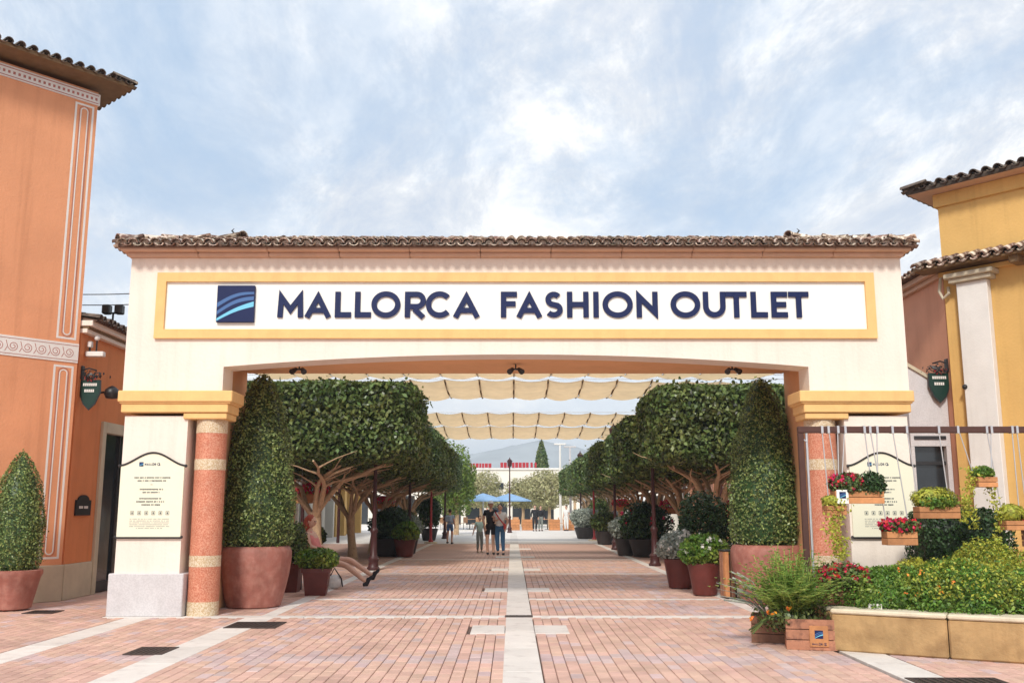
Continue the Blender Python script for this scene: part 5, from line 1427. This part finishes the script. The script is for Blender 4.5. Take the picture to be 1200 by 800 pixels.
MB().tube([(-.14, -.12, 1.40), (.0, -.165, 1.2), (.16, -.13, 1.0)], .022, 6).tube([(-.14, -.12, 1.40), (-.12, .10, 1.38), (.1, .14, 1.1), (.17, -.03, .98)], .02, 6).build('bag_strap', red_c, wm)
MB().box(.14, .22, -.16, .06, .84, 1.02, .02).build('handbag', red_c, wm)
person((-1.14, 34.4, 0), .35, 'child in pale teal top and grey patterned trousers left of the couple', 1.28,
       dict(ell=(-.26, .02, 1.16), wrl=(-.34, -.06, .96), knl=(-.11, -.08, .50), anl=(-.10, .02, .09)), teal_c, grey_c, M['hairdark'], tan_c)
bp = person((-2.72, 42.6, 0), PI * .9, 'person in light blue shirt and blue shorts walking near the left red post', 1.50,
            dict(knl=(-.09, -.10, .50), anl=(-.09, -.04, .09), knr=(.09, .03, .49), anr=(.09, .12, .12)), lblue_c, blue_c, M['hairdark'], black_c, legs=1)
MB().box(-.15, .15, .09, .24, .95, 1.22, .04).build('backpack', lblue_c, bp)
# seated person, local frame rotated so the legs point along +x
sp_ = person((-3.84, 19.55, 0), PI / 2 - .18, 'person in pink top with red hair seated with legs stretched out at left', 1.85,
             dict(pel=(0, 0, .52), sp=(0, .10, .70), ch=(0, .18, .90), nb=(0, .22, 1.04), hd=(0, .20, 1.18),
                  shl=(-.17, .21, .99), ell=(-.22, .12, .76), wrl=(-.12, -.10, .68), shr=(.17, .21, .99), elr=(.22, .12, .76), wrr=(.12, -.10, .68),
                  hpl=(-.09, -.06, .50), knl=(-.13, -.57, .42), anl=(-.20, -1.00, .12), hpr=(.09, -.06, .50), knr=(.08, -.58, .50), anr=(-.02, -1.06, .22),
                  toel=(0, -.07, .11), toer=(0, -.07, .11)), pinkc, navy_c, M['hairred'], black_c, sleeves=0, legs=1)
MB().ball((0, .28, 1.24), .12, 10, 8, (.85, .7, 1.35)).build('hair_back', M['hairred'], sp_, True)
bn = thing('bench', 'low timber bench under the person seated at left', 'bench', (-3.95, 19.58, 0), PI / 2)
for k in range(4): MB().box(-.75, .75, -.18 + k * .095, -.10 + k * .095, .38, .415, .005).build('slat', M['wooddark'], bn)
for sx in (-.6, .6):
    for sy in (-.14, .14): MB().box(sx - .03, sx + .03, sy - .03, sy + .03, 0, .378).build('leg', M['iron'], bn)
bgm = MB().ball((0, 0, .14), .15, 12, 8, (1.1, .6, .9)); tb_ = thing('cloth_bag', 'white cloth bag with black strap on the ground by the stretched legs', 'bag', (-3.45, 19.1, 0))
bgm.build('bag_body', white_c, tb_, True); MB().tube([(-.1, 0, .22), (.0, -.05, .40), (.14, -.04, .2), (.17, -.06, .05)], .014, 6).build('strap', black_c, tb_)

# ------------------------------------------------------------------ plaza furniture and people far away
def parasol(loc, label, m, r=1.7):
    t = thing('parasol', label, 'parasol', loc, group='cafe parasols in the plaza')
    MB().tube([(0, 0, 0), (0, 0, 2.6)], .03, 8).build('pole', M['white'], t)
    mb = MB().lathe([(r, 2.05), (r, 2.12), (r * .5, 2.42), (.04, 2.66)], 8, closed=False); mb.build('canopy', m, t)
    MB().lathe([(.25, 0), (.25, .08)], 12).build('foot', M['plinth'], t)
parasol((-2.2, 74, 0), 'left light blue parasol in the plaza cafe', M['parablue']); parasol((-.2, 75, 0), 'middle light blue parasol in the plaza cafe', M['parablue'])
parasol((6.6, 73, 0), 'pale parasol at the right of the plaza cafe', white_c); parasol((8.6, 71, 0), 'second pale parasol at the far right of the cafe', white_c)
def chair(loc, rz, label, m):
    t = thing('cafe_chair', label, 'chair', loc, rz, 'cafe chairs in the plaza')
    MB().box(-.21, .21, -.21, .21, .43, .46).build('seat', m, t); MB().box(-.21, .21, .19, .22, .48, .88).build('backrest', m, t)
    for sx in (-.18, .18):
        for sy in (-.18, .18): MB().tube([(sx, sy, 0), (sx, sy, .43)], .015, 5).build('leg', M['iron'], t)
    return t
tblp = None
ch0 = None; random.seed(12)
lbl = ['cafe chair at the left end of the plaza cafe', 'cafe chair under the left blue parasol', 'cafe chair between the blue parasols', 'cafe chair behind the couple', 'cafe chair left of the central lamp post', 'cafe chair right of the central lamp post',
       'cafe chair by the standing dark dressed pair', 'cafe chair beside the person in white', 'cafe chair before the cypress', 'cafe chair under the pale right parasol']
for i, x in enumerate((-6.2, -5.0, -3.6, -2.6, -1.2, .3, 1.7, 3.6, 5.0, 6.8)):
    y = 70 + (i % 3) * 1.1
    if ch0 is None: ch0 = chair((x, y, 0), .4, lbl[i], M['tablewood'])
    else: copy_tree(ch0, (x, y, 0), lbl[i], random.uniform(0, 6))
tb0 = None
for i, (x, lb) in enumerate(((-5.6, 'cafe table at the left end of the plaza'), (-3.1, 'cafe table under the left blue parasol'), (-.5, 'cafe table beside the central lamp post'), (2.6, 'cafe table behind the orange planter boxes'), (5.9, 'cafe table at the right end of the plaza'))):
    if tb0 is None:
        tb0 = thing('cafe_table', lb, 'table', (x, 71.4, 0), 0, 'cafe tables in the plaza')
        MB().lathe([(.42, .72), (.42, .75)], 14).build('tabletop', M['tablewood'], tb0); MB().tube([(0, 0, .03), (0, 0, .72)], .035, 8).build('leg', M['iron'], tb0); MB().lathe([(.22, 0), (.2, .03)], 10).build('foot', M['iron'], tb0)
    else: copy_tree(tb0, (x, 71.4, 0), lb)
for i, (x, lb) in enumerate(((.15, 'orange timber planter box just right of the lamp post in the plaza'), (1.1, 'tan timber planter box left of the dark dressed pair'), (3.0, 'orange timber planter box right of the dark dressed pair'), (4.0, 'orange timber planter box near the person in white'))):
    crate((x, 69, 0), lb, .8, .5, .75, M['woodorange'], 0, 4, 'planter boxes in the plaza')
folk = [(-1.75, 68.5, 1.6, white_c, tan_c, 'distant person in white and tan beside the left blue parasol'), (1.55, 66, 1.74, black_c, black_c, 'distant person in black at the left of a dark pair'), (1.95, 66.4, 1.7, black_c, grey_c, 'distant person in black and grey at the right of a dark pair'),
        (3.75, 67, 1.72, white_c, white_c, 'distant person dressed in white in the plaza'), (5.4, 68.5, 1.5, white_c, navy_c, 'distant person in white top and navy trousers at right'), (-4.6, 70.3, 1.6, red_c, black_c, 'distant person in red at the left of the cafe'),
        (6.3, 70, 1.65, blue_c, black_c, 'distant person in blue under the pale parasol'), (-.9, 70.2, 1.65, navy_c, tan_c, 'distant person in navy behind the couple')]
for i, (x, y, H, tpc, btc, lb) in enumerate(folk):
    person((x, y, 0), random.uniform(-1, 1), lb, H, dict(knl=(-.1, -.06 if i % 2 else .0, .49)), tpc, btc, M['hairdark'], black_c, sleeves=2 if i in (1, 2) else 1)

# pale olive trees in the plaza, far trees, cypress
def loose_tree(loc, label, half, zc2, n, size, m, seed, name, tr=.12, group=None, p=2.2, lump=.16):
    t = thing(name, label, 'tree', loc, group=group)
    rg = random.Random(seed); mb = MB(); z0 = zc2 - half[2] * .5
    mb.tube([(0, 0, 0), (.05, 0, z0 * .5), (0, .05, z0)], [tr * 1.4, tr, tr * .8], 8)
    for k in range(6):
        a_ = k * 1.05 + rg.uniform(-.3, .3)
        mb.tube([(0, .05, z0 * .85), (math.cos(a_) * half[0] * .3, math.sin(a_) * half[1] * .3, zc2 - half[2] * .1), (math.cos(a_) * half[0] * .6, math.sin(a_) * half[1] * .6, zc2 + half[2] * .4)], [tr * .55, tr * .35, tr * .12], 6)
    mb.build('trunk', M['bark'], t, True)
    P, Nn = super_pts(n, half, p, seed, inner=.65, outer=.12, lump=lump, lf=4.5 / half[0]); P[:, 2] += zc2
    leaves('crown', P, Nn, size, m, t, seed=seed)
    return t
ol = 'pale olive trees in the plaza'
loose_tree((-2.6, 80, 0), 'pale olive tree at the left behind the blue parasols', (1.9, 1.7, 1.35), 2.9, 5200, .2, M['leafOlive'], 301, 'olive_tree', group=ol)
loose_tree((.9, 82, 0), 'pale olive tree behind the central lamp post', (1.5, 1.4, 1.2), 2.7, 4000, .2, M['leafOlive'], 302, 'olive_tree', group=ol)
loose_tree((3.0, 79, 0), 'broad pale olive tree in front of the cypress', (2.3, 1.8, 1.55), 2.95, 6500, .2, M['leafOlive'], 303, 'olive_tree', group=ol)
loose_tree((-3.3, 57.5, 0), 'light green tree at the far end of the left row', (1.1, 1.4, 1.9), 3.0, 5200, .17, M['leafB'], 304, 'leafy_tree')
loose_tree((-4.6, 70, 0), 'light green tree beyond the end of the left row', (1.6, 1.6, 2.4), 3.4, 5200, .2, M['leafB'], 305, 'leafy_tree')
loose_tree((5.4, 84, 0), 'green shrub tree right of the cypress', (1.6, 1.3, 1.2), 3.9, 3000, .2, M['leafB'], 306, 'leafy_tree')
def cypress(loc, label, h, r, seed):
    topiary(loc, 'cypress_tree', label, 'tree', [(r * .5, .3), (r * .95, h * .15), (r, h * .35), (r * .85, h * .6), (r * .5, h * .84), (r * .15, h * .97), (.02, h)], 5000, .2, seed, M['leafA'])
cypress((2.95, 96, 0), 'tall slim dark cypress rising behind the cream plaza building', 8.3, .95, 310)

# ---- plaza building
FB = thing('cream_plaza_building', 'long low cream building with red lettering across the far plaza', 'building', (0, 92, 0))
MB().box(-16, -4.2, 0, 8, 0, 4.9).box(-4.19, 4.9, .02, 8, 0, 5.15).box(4.91, 18, .01, 8, 0, 4.2).build('wall', M['farcream'], FB)
MB().box(-16.1, -4.19, -.12, 8, 4.9, 5.1).box(-4.189, 4.92, -.14, 8, 5.15, 5.3).box(4.93, 18.1, -.11, 8, 4.2, 4.4).build('parapet', M['white'], FB)
rr_ = random.Random(4)
def redword(x0, x1, z, h):
    x = x0; mb = MB()
    while x < x1:
        ww = rr_.uniform(.18, .3); mb.box(x, x + ww, -.2, -.14, z + rr_.uniform(0, .03), z + h); x += ww + (.06 if rr_.random() > .2 else .18)
    mb.build('sign_lettering', M['signred'], FB)
redword(-4.0, -2.0, 5.32, .42); redword(-1.1, 2.2, 5.32, .50); redword(-8, -5.3, 5.12, .4)
MB().prism([(4.5, 4.42), (5.6, 4.42), (5.05, 5.0)], 'y', .5, 1.2).build('red_cap', M['signred'], FB)
for i in range(15):
    x = -14.5 + i * 2.2
    if abs(x - 4.9) < .9: continue
    wn = MB().box(x - .75, x + .75, -.03, .03, .05, 2.6).build('window', M['glass'], FB)
    MB().box(x - .85, x - .752, -.05, .0, 0, 2.7).box(x + .752, x + .85, -.05, .0, 0, 2.7).box(x - .752, x + .752, -.051, .0, 2.6, 2.7).build('frame', M['iron'], wn)
    MB().box(x - .5, x + .5, -.04, .03, 3.3, 3.9).build('upper_window', M['glass'], FB)
for x, h, mm, lb in ((3.6, 6.2, M['white'], 'white mast right of the cypress'), (4.35, 6.0, M['plinth'], 'grey double-headed light mast near the right trees')):
    y = 72
    t = thing('light_mast', lb, 'mast', (x, y, 0), group='tall light masts in the plaza')
    MB().tube([(0, 0, 0), (0, 0, h)], [.10, .07], 10).build('pole', mm, t, True)
    MB().box(-.45, .45, -.08, .08, h, h + .12, .02).build('head', mm, t)

# ------------------------------------------------------------------ shop fronts behind the avenue trees
def shop(loc, label, wallm, side, L=9.0, H=4.4, seed=0):
    t = thing('shop_building', label, 'building', loc, group='low shop buildings lining the avenue')
    mb = MB(); d = side; n = 3; bw = L / n
    def bx(x0, x1, y0, y1, z0, z1): a_, b2 = sorted((d * x0, d * x1)); return (a_, b2, y0, y1, z0, z1)
    mb.box(*bx(0, 6, 0, L, 2.9, H))
    for i in range(n + 1):
        y0 = max(0, i * bw - .35); y1 = min(L, i * bw + .35); mb.box(*bx(0, .45, y0, y1, 0, 2.898))
    mb.box(*bx(.9, 6, 0.001, L - .001, 0, 2.897))
    mb.build('wall', wallm, t)
    for i in range(n):
        y0 = i * bw + .36; y1 = (i + 1) * bw - .36
        wn = MB().box(*bx(.86, .895, y0, y1, .12, 2.6)).build('window', M['glass'], t)
        MB().box(*bx(.80, .86, y0, y0 + .08, 0, 2.6)).box(*bx(.80, .86, y1 - .08, y1, 0, 2.6)).box(*bx(.80, .86, (y0 + y1) / 2 - .04, (y0 + y1) / 2 + .04, 0, 2.6)).box(*bx(.80, .861, y0 + .08, y1 - .08, 2.52, 2.6)).build('frame', M['white'], wn)
    MB().box(*bx(-.25, 6.1, -.1, L + .1, H, H + .12)).build('cornice', M['cornice'], t)
    x0, x1 = d * -.35, d * 3.2; x2 = d * 6.2
    MB().add([(x0, -.1, H + .13), (x0, L + .1, H + .13), (x1, L + .1, H + 1.1), (x1, -.1, H + 1.1), (x2, L + .1, H + .13), (x2, -.1, H + .13)], [(0, 1, 2, 3), (3, 2, 4, 5), (0, 5, 4, 1), (1, 4, 2), (0, 3, 5)]).build('roof', M['tile'], t)
fronts = [(-9.6, 24.5, M['farcream'], -1, 'cream shop front behind the first left trees'), (-9.6, 34.0, M['orange'], -1, 'orange shop front behind the middle left trees'), (-9.6, 43.5, M['farcream'], -1, 'cream shop front behind the far left trees'), (-9.6, 53.0, M['ywall'], -1, 'yellow shop front at the far end of the left side'),
          (9.6, 24.5, M['ywall'], 1, 'yellow shop front behind the first right trees'), (9.6, 34.0, M['farcream'], 1, 'cream shop front behind the middle right trees'), (9.6, 43.5, M['pink'], 1, 'pink shop front behind the far right trees'), (9.6, 53.0, M['farcream'], 1, 'cream shop front at the far end of the right side')]
for x, y, mm, sd_, lb in fronts: shop((x, y, 0), lb, mm, sd_)

# ------------------------------------------------------------------ mountain and air
mt = MB(); nx_, ny_ = 60, 8; rg = random.Random(2)
xs = [-1500 + 3000 * i / nx_ for i in range(nx_ + 1)]
def ridge(x):
    return 105 * math.exp(-((x - 60) / 260) ** 2) + 60 * math.exp(-((x + 420) / 300) ** 2) + 55 * math.exp(-((x - 700) / 350) ** 2) + 5 * math.sin(x * .03) + 3 * math.sin(x * .071 + 1)
for j in range(ny_ + 1):
    v = j / ny_
    for x in xs:
        mt.v.append((x, 1350 + 520 * v, ridge(x) * math.sin(PI * .5 * min(1, v * 1.6)) * (1 + .05 * math.sin(x * .05 + v * 9)) - .5))
mt.f = [(j * (nx_ + 1) + i, j * (nx_ + 1) + i + 1, (j + 1) * (nx_ + 1) + i + 1, (j + 1) * (nx_ + 1) + i) for j in range(ny_) for i in range(nx_)]
mt.build('mountain', M['mount'], kind='structure', smooth=True)
hzb = MB().box(-2600, 2600, -300, 3600, -1.05, 150)
hm = bpy.data.materials.new('haze air'); hm.use_nodes = True; t_ = hm.node_tree; t_.nodes.clear()
ho = t_.nodes.new('ShaderNodeOutputMaterial'); hv = t_.nodes.new('ShaderNodeVolumePrincipled')
hv.inputs['Color'].default_value = (.78, .89, 1.0, 1); hv.inputs['Density'].default_value = 0.0006; hv.inputs['Anisotropy'].default_value = 0
t_.links.new(hv.outputs[0], ho.inputs['Volume'])
hzb.build('haze', hm, kind='stuff')
